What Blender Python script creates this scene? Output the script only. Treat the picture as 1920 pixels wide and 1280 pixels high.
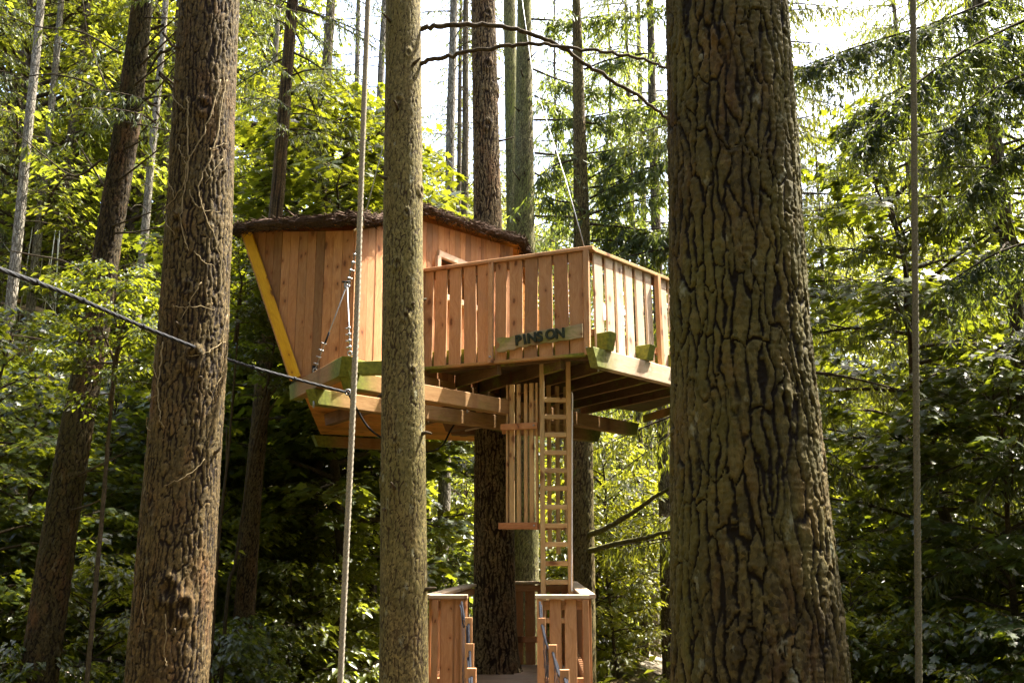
import bpy, bmesh, math, random
import numpy as np
from mathutils import Vector, Matrix

random.seed(7)
RS = np.random.RandomState(11)
for o in list(bpy.data.objects):
    bpy.data.objects.remove(o)
scene = bpy.context.scene
COL = scene.collection

# ------------------------------------------------------------------ camera, sky, sun, exposure
F = 1867.0                      # focal length in photo pixels (1920 wide) = 35 mm
TH = math.radians(12.1)         # camera looks up
CT, ST = math.cos(TH), math.sin(TH)
EZ = 2.5                        # eye height
cam_d = bpy.data.cameras.new('camera')
cam_d.sensor_width = 36.0
cam_d.lens = 35.0
cam_d.clip_start = 0.05
cam_d.clip_end = 3000
cam = bpy.data.objects.new('camera', cam_d)
COL.objects.link(cam)
cam.location = (0, 0, EZ)
cam.rotation_euler = (math.pi / 2 + TH, 0, 0)
scene.camera = cam

SUN_EL = math.radians(60)
SUN_AZ = math.radians(60)       # measured from +Y towards +X
world = bpy.data.worlds.new('World')
scene.world = world
world.use_nodes = True
wn = world.node_tree
wn.nodes.clear()
sky = wn.nodes.new('ShaderNodeTexSky')
sky.sky_type = 'NISHITA'
sky.sun_disc = False
sky.sun_elevation = SUN_EL
sky.sun_rotation = SUN_AZ
sky.air_density = 1.0
sky.dust_density = 6.0
sky.ozone_density = 1.0
bg = wn.nodes.new('ShaderNodeBackground')
bg.inputs['Strength'].default_value = 0.15
wo = wn.nodes.new('ShaderNodeOutputWorld')
wn.links.new(sky.outputs[0], bg.inputs[0])
wn.links.new(bg.outputs[0], wo.inputs[0])

sun_d = bpy.data.lights.new('sun', 'SUN')
sun_d.energy = 5.0
sun_d.angle = math.radians(0.5)
sun_d.color = (1.0, 0.93, 0.80)
sun = bpy.data.objects.new('sun', sun_d)
COL.objects.link(sun)
sdir = Vector((math.sin(SUN_AZ) * math.cos(SUN_EL), math.cos(SUN_AZ) * math.cos(SUN_EL), math.sin(SUN_EL)))
sun.rotation_euler = sdir.to_track_quat('Z', 'Y').to_euler()
sun.location = sdir * 60

scene.view_settings.view_transform = 'Standard'
scene.view_settings.look = 'None'
scene.view_settings.exposure = 2.7
scene.view_settings.gamma = 1.0
scene.render.resolution_x = 1024
scene.render.resolution_y = 682
scene.render.engine = 'CYCLES'
scene.cycles.max_bounces = 5
scene.cycles.transmission_bounces = 4
scene.cycles.caustics_reflective = False
scene.cycles.caustics_refractive = False
scene.cycles.diffuse_bounces = 3


# ------------------------------------------------------------------ pixel helpers (a pixel is only a direction)
def P(u, v, Y):
    a = (u - 960) / F
    b = (640 - v) / F
    t = Y / (CT - b * ST)
    return Vector((a * t, Y, EZ + t * (ST + b * CT)))


def PZ(u, v, z):                # on the horizontal plane at absolute height z
    a = (u - 960) / F
    b = (640 - v) / F
    t = (z - EZ) / (ST + b * CT)
    return Vector((a * t, t * (CT - b * ST), z))


def pxr(px, v, Y):              # pixel width -> metres at world depth Y
    b = (640 - v) / F
    return px / F * Y / (CT - b * ST)


# ------------------------------------------------------------------ numpy noise
def _hash(ix, iy, iz, seed):
    h = (ix.astype(np.int64) * 374761393 + iy.astype(np.int64) * 668265263 + iz.astype(np.int64) * 2147483647 + seed * 1274126177) & 0xFFFFFFFF
    h = ((h ^ (h >> 13)) * 1274126177) & 0xFFFFFFFF
    h = h ^ (h >> 16)
    return (h & 0xFFFFFF) / float(0xFFFFFF)


def vnoise(x, y, z, seed=0):
    x, y, z = np.broadcast_arrays(np.asarray(x, float), np.asarray(y, float), np.asarray(z, float))
    ix, iy, iz = np.floor(x), np.floor(y), np.floor(z)
    fx, fy, fz = x - ix, y - iy, z - iz
    fx = fx * fx * (3 - 2 * fx); fy = fy * fy * (3 - 2 * fy); fz = fz * fz * (3 - 2 * fz)
    r = 0
    for dx in (0, 1):
        for dy in (0, 1):
            for dz in (0, 1):
                w = (fx if dx else 1 - fx) * (fy if dy else 1 - fy) * (fz if dz else 1 - fz)
                r = r + w * _hash(ix + dx, iy + dy, iz + dz, seed)
    return r * 2 - 1


def fbm(x, y, z, oct=4, seed=0):
    r = 0; a = 1.0; s = 1.0; n = 0
    for i in range(oct):
        r = r + a * vnoise(x * s, y * s, z * s, seed + i * 17); n += a
        a *= 0.5; s *= 2.03
    return r / n


# ------------------------------------------------------------------ ground shape
def gz(x, y):
    x = np.asarray(x, float); y = np.asarray(y, float)
    d = np.sqrt(x * x + y * y)
    near = 0.95 * np.exp(-(d / 4.5) ** 2)
    far = np.clip((y - 30) / 40, 0, 1.5) ** 1.4 * 4.0
    left = np.clip((-x - 9) / 30, 0, 2.0) ** 1.3 * 2.2
    right = np.clip((x - 8.0) / 25, 0, 2.0) ** 1.2 * 1.6
    bank = 0.55 * np.exp(-((x - 2.2 - 0.02 * (y - 20)) / 1.1) ** 2) * np.clip((y - 16) / 5, 0, 1) * np.clip((36 - y) / 6, 0, 1)
    n = 0.25 * vnoise(x * 0.18, y * 0.18, 0.3, 5) * np.clip(d / 12, 0, 1)
    return near + far + left + right + bank + n


def g1(x, y):
    return float(gz(x, y))


# ------------------------------------------------------------------ materials
def new_mat(name):
    m = bpy.data.materials.new(name)
    m.use_nodes = True
    m.node_tree.nodes.clear()
    return m, m.node_tree.nodes, m.node_tree.links


class NT:
    def __init__(self, name):
        self.m, self.n, self.l = new_mat(name)
        self.out = self.n.new('ShaderNodeOutputMaterial')

    def node(self, t, **kw):
        nd = self.n.new(t)
        for k, v in kw.items():
            setattr(nd, k, v)
        return nd

    def link(self, a, b):
        self.l.new(a, b)

    def noise(self, vec, scale, detail=4, rough=0.55, dist=0.0):
        nd = self.node('ShaderNodeTexNoise')
        nd.inputs['Scale'].default_value = scale
        nd.inputs['Detail'].default_value = detail
        nd.inputs['Roughness'].default_value = rough
        nd.inputs['Distortion'].default_value = dist
        if vec is not None:
            self.link(vec, nd.inputs['Vector'])
        return nd.outputs['Fac']

    def ramp(self, fac, stops):
        nd = self.node('ShaderNodeValToRGB')
        e = nd.color_ramp.elements
        while len(e) < len(stops):
            e.new(0.5)
        for i, (p, c) in enumerate(stops):
            e[i].position = p
            e[i].color = (c[0], c[1], c[2], 1) if hasattr(c, '__len__') else (c, c, c, 1)
        self.link(fac, nd.inputs['Fac'])
        return nd.outputs['Color']

    def mix(self, fac, a, b, mode='MIX'):
        nd = self.node('ShaderNodeMix', data_type='RGBA', blend_type=mode)
        for sock, val in ((nd.inputs[0], fac), (nd.inputs[6], a), (nd.inputs[7], b)):
            if hasattr(val, 'is_linked') or hasattr(val, 'links'):
                self.link(val, sock)
            elif hasattr(val, '__len__'):
                sock.default_value = (val[0], val[1], val[2], 1)
            else:
                sock.default_value = val
        return nd.outputs[2]

    def math(self, op, a, b=0.0, clamp=False):
        nd = self.node('ShaderNodeMath', operation=op, use_clamp=clamp)
        for sock, val in ((nd.inputs[0], a), (nd.inputs[1], b)):
            if hasattr(val, 'links'):
                self.link(val, sock)
            else:
                sock.default_value = val
        return nd.outputs[0]

    def mapping(self, vec, scale=(1, 1, 1), loc=None):
        nd = self.node('ShaderNodeMapping')
        nd.inputs['Scale'].default_value = scale
        self.link(vec, nd.inputs['Vector'])
        if loc is not None:
            self.link(loc, nd.inputs['Location'])
        return nd.outputs[0]

    def bump(self, h, strength=0.3, dist=0.01):
        nd = self.node('ShaderNodeBump')
        nd.inputs['Strength'].default_value = strength
        nd.inputs['Distance'].default_value = dist
        self.link(h, nd.inputs['Height'])
        return nd.outputs[0]

    def principled(self, color, rough=0.8, normal=None, spec=0.3, metal=0.0):
        nd = self.node('ShaderNodeBsdfPrincipled')
        if hasattr(color, 'links'):
            self.link(color, nd.inputs['Base Color'])
        else:
            nd.inputs['Base Color'].default_value = (color[0], color[1], color[2], 1)
        if hasattr(rough, 'links'):
            self.link(rough, nd.inputs['Roughness'])
        else:
            nd.inputs['Roughness'].default_value = rough
        nd.inputs['Specular IOR Level'].default_value = spec
        nd.inputs['Metallic'].default_value = metal
        if normal is not None:
            self.link(normal, nd.inputs['Normal'])
        return nd

    def done(self, sh):
        self.link(sh.outputs[0], self.out.inputs['Surface'])
        return self.m


def wood_mat(name, ca, cb, knot=(0.10, 0.035, 0.012), moss=0.0, moss_ends=False, grey=0.0, rough=0.72, var=0.35, weather=0.35):
    """Sawn softwood: grain runs along the piece's own X axis."""
    t = NT(name)
    tc = t.node('ShaderNodeTexCoord')
    oi = t.node('ShaderNodeObjectInfo')
    off = t.node('ShaderNodeCombineXYZ')
    r1 = t.math('MULTIPLY', oi.outputs['Random'], 37.0)
    r2 = t.math('MULTIPLY', oi.outputs['Random'], 91.0)
    t.link(r1, off.inputs[0]); t.link(r2, off.inputs[1]); t.link(r1, off.inputs[2])
    vec = t.mapping(tc.outputs['Object'], (1, 1, 1), off.outputs[0])
    # knots
    kvn = t.node('ShaderNodeVectorMath', operation='ADD')
    kw = t.node('ShaderNodeTexNoise'); kw.inputs['Scale'].default_value = 14.0
    kws = t.node('ShaderNodeVectorMath', operation='SCALE'); kws.inputs['Scale'].default_value = 0.30
    t.link(vec, kw.inputs['Vector']); t.link(kw.outputs['Color'], kws.inputs[0])
    t.link(t.mapping(vec, (5.0, 9.0, 2.0)), kvn.inputs[0]); t.link(kws.outputs[0], kvn.inputs[1])
    kv = kvn.outputs[0]
    vor = t.node('ShaderNodeTexVoronoi', voronoi_dimensions='2D')
    vor.inputs['Scale'].default_value = 1.0
    vor.inputs['Randomness'].default_value = 1.0
    t.link(kv, vor.inputs['Vector'])
    kd = vor.outputs['Distance']
    # grain bends round the knots
    gsep = t.mapping(vec, (1.6, 34, 34))
    wob = t.noise(t.mapping(vec, (2.2, 7, 7)), 1.0, 2)
    add = t.node('ShaderNodeVectorMath', operation='ADD')
    t.link(gsep, add.inputs[0])
    cmb = t.node('ShaderNodeCombineXYZ')
    wsc = t.math('MULTIPLY', wob, 5.5)
    kk = t.math('MULTIPLY', t.math('SUBTRACT', 1.0, kd, True), 3.0)
    t.link(t.math('ADD', wsc, kk), cmb.inputs[1]); t.link(wsc, cmb.inputs[2])
    t.link(cmb.outputs[0], add.inputs[1])
    grain = t.noise(add.outputs[0], 1.0, 5, 0.65)
    fine = t.noise(t.mapping(vec, (6, 160, 160)), 1.0, 3, 0.7)
    col = t.ramp(grain, [(0.30, ca), (0.68, cb)])
    # per-piece tone
    tone = t.ramp(oi.outputs['Random'], [(0.0, 1.0 - var * 0.62), (0.45, 1.0), (1.0, 1.0 + var * 0.4)])
    col = t.mix(1.0, col, tone, 'MULTIPLY')
    hue = t.math('FRACT', t.math('MULTIPLY', oi.outputs['Random'], 7.31))
    col = t.mix(t.math('MULTIPLY', hue, 0.30), col, (ca[0] * 1.05, ca[1] * 0.72, ca[2] * 0.6))
    sk = t.node('ShaderNodeSeparateColor'); t.link(vor.outputs['Color'], sk.inputs[0])
    gate = t.ramp(sk.outputs[0], [(0.60, 0.0), (0.66, 1.0)])
    size = t.math('ADD', t.math('MULTIPLY', sk.outputs[1], 1.7), 0.42)
    kds = t.math('MULTIPLY', kd, size)
    km = t.math('MULTIPLY', t.ramp(kds, [(0.07, 1.0), (0.15, 0.0)]), gate)
    khalo = t.math('MULTIPLY', t.ramp(kds, [(0.10, 0.55), (0.40, 0.0)]), gate)
    col = t.mix(khalo, col, (ca[0] * 0.75, ca[1] * 0.5, ca[2] * 0.4))
    col = t.mix(t.math('MULTIPLY', km, 0.85), col, knot)
    col = t.mix(t.math('MULTIPLY', t.math('SUBTRACT', fine, 0.42, True), 1.2), col, (ca[0] * 0.55, ca[1] * 0.45, ca[2] * 0.4))
    if weather > 0:
        wsp = t.noise(t.mapping(vec, (2.5, 6, 6)), 1.0, 5, 0.6)
        wm = t.ramp(wsp, [(0.50, 0.0), (0.78, weather)])
        col = t.mix(wm, col, (0.20, 0.165, 0.125))
    if grey > 0:
        gn = t.noise(t.mapping(vec, (1.2, 12, 12)), 1.0, 4)
        gm = t.math('MULTIPLY', t.ramp(gn, [(0.3, 0.4), (0.7, 1.0)]), grey)
        col = t.mix(gm, col, (0.46, 0.43, 0.40))
    if moss > 0:
        mn = t.noise(t.mapping(vec, (3.5, 5, 5)), 1.0, 5, 0.65)
        mm = t.ramp(mn, [(0.62 - 0.42 * moss, 0.0), (0.80 - 0.34 * moss, 1.0)])
        if moss_ends:
            at = t.node('ShaderNodeAttribute', attribute_name='endd')
            em = t.ramp(t.math('ADD', at.outputs['Fac'], t.math('MULTIPLY', mn, 0.25)), [(0.28, 1.0), (0.52, 0.0)])
            mm = t.math('MAXIMUM', t.math('MULTIPLY', mm, 0.45), em)
        mc = t.ramp(t.noise(vec, 30, 3), [(0.3, (0.075, 0.10, 0.010)), (0.7, (0.19, 0.22, 0.022))])
        col = t.mix(t.math('MULTIPLY', mm, 0.9), col, mc)
    h = t.math('ADD', t.math('MULTIPLY', grain, 0.6), t.math('MULTIPLY', fine, 0.4))
    bs = t.principled(col, rough, t.bump(h, 0.35, 0.004), 0.25)
    return t.done(bs)


def bark_mat(name, plate_a, plate_b, fissure, moss=(0.10, 0.11, 0.03), moss_amt=0.3, red=(0.20, 0.075, 0.03), red_amt=0.25, lichen=0.0, bump_only=False):
    t = NT(name)
    tc = t.node('ShaderNodeTexCoord')
    vec = tc.outputs['Object']
    at = t.node('ShaderNodeAttribute', attribute_name='bark')
    n1 = t.noise(t.mapping(vec, (9, 9, 5)), 1.0, 5, 0.62)
    n2 = t.noise(t.mapping(vec, (60, 60, 34)), 1.0, 4, 0.65)
    n3 = t.noise(t.mapping(vec, (1.6, 1.6, 0.7)), 1.0, 4, 0.6)
    col = t.ramp(n1, [(0.30, plate_a), (0.70, plate_b)])
    col = t.mix(t.ramp(n2, [(0.35, 0.55), (0.65, 0.0)]), col, (plate_a[0] * 0.45, plate_a[1] * 0.42, plate_a[2] * 0.4))
    vf = t.node('ShaderNodeTexVoronoi')
    vf.inputs['Scale'].default_value = 1.0
    vfv = t.node('ShaderNodeVectorMath', operation='ADD')
    t.link(t.mapping(vec, (75, 75, 48)), vfv.inputs[0])
    nzz = t.node('ShaderNodeTexNoise'); nzz.inputs['Scale'].default_value = 30.0
    t.link(vec, nzz.inputs['Vector']); t.link(nzz.outputs['Color'], vfv.inputs[1])
    t.link(vfv.outputs[0], vf.inputs['Vector'])
    sepf = t.node('ShaderNodeSeparateColor'); t.link(vf.outputs['Color'], sepf.inputs[0])
    flake = sepf.outputs[0]
    col = t.mix(1.0, col, t.ramp(flake, [(0.0, (0.42, 0.40, 0.38)), (0.55, (1.0, 1.0, 1.0)), (1.0, (1.5, 1.45, 1.3))]), 'MULTIPLY')
    rm = t.math('MULTIPLY', t.ramp(t.noise(t.mapping(vec, (5, 5, 2.2)), 1.0, 5, 0.7), [(0.50, 0.0), (0.66, 1.0)]), red_amt)
    col = t.mix(rm, col, red)
    mm = t.math('MULTIPLY', t.ramp(n3, [(0.40, 0.0), (0.64, 1.0)]), moss_amt)
    col = t.mix(mm, col, moss)
    if lichen > 0:
        lm = t.math('MULTIPLY', t.ramp(t.noise(t.mapping(vec, (12, 12, 7)), 1.0, 4, 0.6), [(0.63, 0.0), (0.70, 1.0)]), lichen)
        col = t.mix(lm, col, (0.34, 0.36, 0.28))
    if bump_only:
        v = t.node('ShaderNodeTexVoronoi', feature='DISTANCE_TO_EDGE')
        v.inputs['Scale'].default_value = 1.0
        dv = t.node('ShaderNodeVectorMath', operation='ADD')
        t.link(t.mapping(vec, (14, 14, 4.5)), dv.inputs[0])
        nz = t.node('ShaderNodeTexNoise'); nz.inputs['Scale'].default_value = 6.0
        t.link(vec, nz.inputs['Vector'])
        t.link(nz.outputs['Color'], dv.inputs[1])
        t.link(dv.outputs[0], v.inputs['Vector'])
        fis = t.ramp(v.outputs['Distance'], [(0.02, 0.0), (0.16, 1.0)])
        col = t.mix(t.math('SUBTRACT', 1.0, fis), col, fissure)
        h = t.math('ADD', fis, t.math('MULTIPLY', n2, 0.4))
        bs = t.principled(col, 0.9, t.bump(h, 0.8, 0.02), 0.15)
    else:
        fm = t.ramp(at.outputs['Fac'], [(0.20, 1.0), (0.64, 0.0)])
        col = t.mix(fm, col, fissure)
        hh = t.math('ADD', t.math('MULTIPLY', n2, 0.7), t.math('MULTIPLY', flake, 0.5))
        bs = t.principled(col, 0.88, t.bump(hh, 0.9, 0.008), 0.2)
    return t.done(bs)


def leaf_mat(name, dark, light, trans, tfac=0.45, rough=0.45):
    t = NT(name)
    geo = t.node('ShaderNodeNewGeometry')
    oi = t.node('ShaderNodeObjectInfo')
    rnd = geo.outputs['Random Per Island']
    col = t.ramp(rnd, [(0.0, dark), (1.0, light)])
    tone = t.ramp(oi.outputs['Random'], [(0.0, (0.72, 0.8, 0.8)), (1.0, (1.25, 1.15, 0.9))])
    col = t.mix(1.0, col, tone, 'MULTIPLY')
    tcol = t.mix(1.0, t.ramp(rnd, [(0.0, (trans[0] * 0.65, trans[1] * 0.75, trans[2] * 0.8)), (1.0, trans)]), tone, 'MULTIPLY')
    bs = t.principled(col, rough, None, 0.6)
    tr = t.node('ShaderNodeBsdfTranslucent')
    t.link(tcol, tr.inputs['Color'])
    mx = t.node('ShaderNodeMixShader')
    mx.inputs[0].default_value = tfac
    t.link(bs.outputs[0], mx.inputs[1]); t.link(tr.outputs[0], mx.inputs[2])
    return t.done(mx)


def plain_mat(name, col, rough=0.6, metal=0.0, nscale=40, namp=0.35, spec=0.4):
    t = NT(name)
    tc = t.node('ShaderNodeTexCoord')
    n = t.noise(tc.outputs['Object'], nscale, 4)
    c = t.ramp(n, [(0.3, tuple(x * (1 - namp) for x in col)), (0.7, tuple(min(1, x * (1 + namp)) for x in col))])
    return t.done(t.principled(c, rough, t.bump(n, 0.2, 0.003), spec, metal))


M = {}
M['larch'] = wood_mat('larch_cladding', (0.332, 0.150, 0.058), (0.499, 0.259, 0.116), weather=0.25, var=0.8)
M['rail'] = wood_mat('railing_wood', (0.348, 0.187, 0.081), (0.508, 0.307, 0.157), weather=0.35, var=0.7)
M['pale'] = wood_mat('pale_skylit_wood', (0.588, 0.439, 0.298), (0.756, 0.621, 0.474), weather=0.10, grey=0.2)  # weathered pale wood, with the right railing's skylight put into the colour
M['orange'] = wood_mat('orange_floor_wood', (0.60, 0.25, 0.055), (0.76, 0.36, 0.09), weather=0.05)
M['yellow'] = wood_mat('yellow_fascia_wood', (0.58, 0.30, 0.012), (0.74, 0.43, 0.02), weather=0.0, var=0.1)
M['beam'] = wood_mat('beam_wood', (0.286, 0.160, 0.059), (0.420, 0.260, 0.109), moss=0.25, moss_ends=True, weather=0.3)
M['beam_pale'] = wood_mat('pale_beam_wood', (0.52, 0.42, 0.27), (0.68, 0.60, 0.44), moss=0.12, moss_ends=True, weather=0.25, grey=0.2)
M['beam_dark'] = wood_mat('dark_log_wood', (0.15, 0.075, 0.035), (0.25, 0.13, 0.06), weather=0.3)
M['joist'] = wood_mat('joist_wood', (0.24, 0.13, 0.055), (0.36, 0.21, 0.09), moss=0.2, weather=0.45)
M['deck_shade'] = wood_mat('stained_deck_wood', (0.075, 0.045, 0.018), (0.13, 0.08, 0.034), moss=0.25, weather=0.2)  # mossy deck wood, darkened so the shade between joists is in the colour
M['mossbeam'] = wood_mat('mossy_beam_wood', (0.25, 0.17, 0.06), (0.35, 0.25, 0.10), moss=0.95)
M['batten'] = wood_mat('batten_wood', (0.417, 0.269, 0.109), (0.563, 0.398, 0.190), weather=0.2)
M['plat'] = wood_mat('platform_wood', (0.392, 0.196, 0.083), (0.534, 0.299, 0.147), weather=0.15)
M['platdark'] = wood_mat('platform_floor_wood', (0.22, 0.15, 0.09), (0.34, 0.25, 0.17), weather=0.6)
M['cap'] = wood_mat('cap_rail_wood', (0.38, 0.27, 0.16), (0.52, 0.40, 0.26), weather=0.5, grey=0.2)
M['sign'] = wood_mat('sign_wood', (0.24, 0.20, 0.11), (0.38, 0.32, 0.19), moss=0.42, weather=0.5)
M['letter'] = plain_mat('dark_letter_paint', (0.026, 0.034, 0.024), 0.85, 0, 90, 0.6, 0.15)
M['frame'] = wood_mat('window_frame_wood', (0.56, 0.40, 0.27), (0.70, 0.55, 0.40), weather=0.1, grey=0.2)
M['inside'] = plain_mat('cabin_inside', (0.05, 0.03, 0.018), 0.9)
M['thatch'] = plain_mat('thatch', (0.075, 0.048, 0.034), 0.95, 0, 60, 0.6, 0.1)
M['steel'] = plain_mat('galvanised_steel', (0.30, 0.30, 0.30), 0.5, 0.7, 80, 0.2)
M['black'] = plain_mat('black_rubber', (0.013, 0.014, 0.017), 0.75, 0, 60, 0.3, 0.2)
M['cord'] = plain_mat('black_cord', (0.014, 0.015, 0.02), 0.9, 0, 120, 0.4, 0.1)
M['rope'] = plain_mat('grey_rope', (0.235, 0.205, 0.155), 0.9, 0, 160, 0.35, 0.1)
M['rope_dark'] = plain_mat('olive_rope', (0.13, 0.115, 0.075), 0.9, 0, 160, 0.35, 0.1)
M['white'] = plain_mat('white_cord', (0.72, 0.70, 0.66), 0.7, 0, 60, 0.1)
M['bark_big'] = bark_mat('bark_large_trunk', (0.042, 0.030, 0.011), (0.090, 0.069, 0.026), (0.008, 0.005, 0.0025), moss=(0.10, 0.092, 0.018), moss_amt=0.6, red_amt=0.22, lichen=0.3)
M['bark_brown'] = bark_mat('bark_brown', (0.060, 0.040, 0.017), (0.115, 0.079, 0.034), (0.011, 0.006, 0.003), moss=(0.10, 0.085, 0.025), moss_amt=0.3, red_amt=0.25, lichen=0.12)
M['bark_olive'] = bark_mat('bark_olive', (0.115, 0.090, 0.036), (0.185, 0.148, 0.064), (0.034, 0.021, 0.009), moss=(0.13, 0.118, 0.03), moss_amt=0.5, red_amt=0.12, lichen=0.3)
M['bark_main'] = bark_mat('bark_house_trunk', (0.118, 0.082, 0.043), (0.225, 0.168, 0.094), (0.018, 0.010, 0.005), moss_amt=0.12, red_amt=0.3)
M['bark_green'] = bark_mat('bark_mossy', (0.14, 0.125, 0.06), (0.25, 0.23, 0.115), (0.06, 0.05, 0.022), moss=(0.16, 0.18, 0.03), moss_amt=0.65, red_amt=0.05, lichen=0.5)
M['bark_dark'] = bark_mat('bark_dark', (0.032, 0.023, 0.010), (0.066, 0.048, 0.020), (0.010, 0.006, 0.003), moss=(0.05, 0.05, 0.010), moss_amt=0.4, red_amt=0.3, lichen=0.1)
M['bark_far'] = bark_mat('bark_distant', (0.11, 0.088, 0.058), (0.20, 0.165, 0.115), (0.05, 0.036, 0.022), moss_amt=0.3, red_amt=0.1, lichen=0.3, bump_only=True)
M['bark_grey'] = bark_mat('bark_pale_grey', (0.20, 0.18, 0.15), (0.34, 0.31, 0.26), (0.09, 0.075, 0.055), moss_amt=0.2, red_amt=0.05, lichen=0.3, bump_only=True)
M['twig'] = plain_mat('twig_bark', (0.055, 0.042, 0.026), 0.9, 0, 30, 0.5, 0.1)
M['mosstwig'] = plain_mat('mossy_branch', (0.10, 0.095, 0.035), 0.95, 0, 40, 0.5, 0.1)
M['vine'] = plain_mat('ivy_stem', (0.20, 0.155, 0.085), 0.85, 0, 50, 0.4, 0.1)
M['maple'] = leaf_mat('maple_leaves', (0.018, 0.031, 0.005), (0.048, 0.070, 0.009), (0.275, 0.285, 0.014), 0.45, 0.34)
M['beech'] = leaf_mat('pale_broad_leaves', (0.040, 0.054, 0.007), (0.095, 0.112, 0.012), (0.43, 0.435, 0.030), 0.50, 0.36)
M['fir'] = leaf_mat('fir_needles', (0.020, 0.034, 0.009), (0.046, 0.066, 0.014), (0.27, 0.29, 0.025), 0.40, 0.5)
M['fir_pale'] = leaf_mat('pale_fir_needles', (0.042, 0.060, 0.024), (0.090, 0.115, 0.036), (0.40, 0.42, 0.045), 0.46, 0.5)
M['cover'] = leaf_mat('undergrowth_leaves', (0.030, 0.044, 0.010), (0.085, 0.105, 0.022), (0.36, 0.38, 0.03), 0.45, 0.4)


def ground_mat():
    t = NT('forest_floor')
    tc = t.node('ShaderNodeTexCoord')
    v = tc.outputs['Object']
    n = t.noise(v, 0.6, 6, 0.65)
    n2 = t.noise(v, 14, 5, 0.7)
    c = t.ramp(n2, [(0.3, (0.085, 0.058, 0.030)), (0.55, (0.17, 0.122, 0.066)), (0.75, (0.27, 0.20, 0.11))])
    c = t.mix(t.ramp(n, [(0.45, 0.0), (0.62, 0.75)]), c, (0.05, 0.065, 0.02))
    return t.done(t.principled(c, 0.95, t.bump(n2, 0.8, 0.05), 0.1))


def path_mat():
    t = NT('gravel_path')
    tc = t.node('ShaderNodeTexCoord')
    n = t.noise(tc.outputs['Object'], 30, 6, 0.7)
    n2 = t.noise(tc.outputs['Object'], 1.2, 4)
    c = t.ramp(n, [(0.3, (0.22, 0.185, 0.145)), (0.7, (0.40, 0.35, 0.28))])
    c = t.mix(t.ramp(n2, [(0.45, 0.0), (0.7, 0.6)]), c, (0.16, 0.12, 0.08))
    return t.done(t.principled(c, 0.95, t.bump(n, 0.6, 0.02), 0.1))


M['ground'] = ground_mat()
M['path'] = path_mat()

# ------------------------------------------------------------------ object helpers
WM = {}


def link(o, parent=None, M4=None):
    COL.objects.link(o)
    M4 = Matrix.Identity(4) if M4 is None else M4
    WM[o] = M4
    if parent is not None:
        o.parent = parent
        o.matrix_basis = WM[parent].inverted() @ M4
    else:
        o.matrix_basis = M4
    return o


def thing(name, label, cat, loc=(0, 0, 0), group=None):
    o = bpy.data.objects.new(name, None)
    o.empty_display_size = 0.2
    link(o, None, Matrix.Translation(Vector(loc)))
    o['label'] = label
    o['category'] = cat
    if group:
        o['group'] = group
    return o


def tag(o, label=None, cat=None, group=None, kind=None):
    if label: o['label'] = label
    if cat: o['category'] = cat
    if group: o['group'] = group
    if kind: o['kind'] = kind
    return o


def mesh_np(name, verts, faces, mat, smooth=False, attrs=None):
    """faces: (n,3) or (n,4) int array, or list of such arrays"""
    me = bpy.data.meshes.new(name)
    verts = np.asarray(verts, np.float32)
    fl = faces if isinstance(faces, list) else [faces]
    fl = [np.asarray(f, np.int32) for f in fl if len(f)]
    nl = sum(f.size for f in fl)
    nf = sum(len(f) for f in fl)
    me.vertices.add(len(verts))
    me.vertices.foreach_set('co', verts.ravel())
    me.loops.add(nl)
    me.loops.foreach_set('vertex_index', np.concatenate([f.ravel() for f in fl]))
    me.polygons.add(nf)
    st = []; s = 0
    for f in fl:
        k = f.shape[1]
        st.append(np.arange(len(f)) * k + s)
        s += f.size
    me.polygons.foreach_set('loop_start', np.concatenate(st).astype(np.int32))
    if smooth:
        me.polygons.foreach_set('use_smooth', np.ones(nf, bool))
    me.update(calc_edges=True)
    if attrs:
        for k, a in attrs.items():
            at = me.attributes.new(k, 'FLOAT', 'POINT')
            at.data.foreach_set('value', np.asarray(a, np.float32).ravel())
    me.materials.append(mat)
    return me


def add(name, me, parent=None, M4=None):
    return link(bpy.data.objects.new(name, me), parent, M4)


def frame(o, x, up):
    x = Vector(x).normalized()
    up = Vector(up)
    y = up.cross(x)
    if y.length < 1e-6:
        y = Vector((0, 1, 0)).cross(x)
    y.normalize()
    z = x.cross(y)
    return Matrix(((x.x, y.x, z.x, o[0]), (x.y, y.y, z.y, o[1]), (x.z, y.z, z.z, o[2]), (0, 0, 0, 1)))


BOXC = {}


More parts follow.
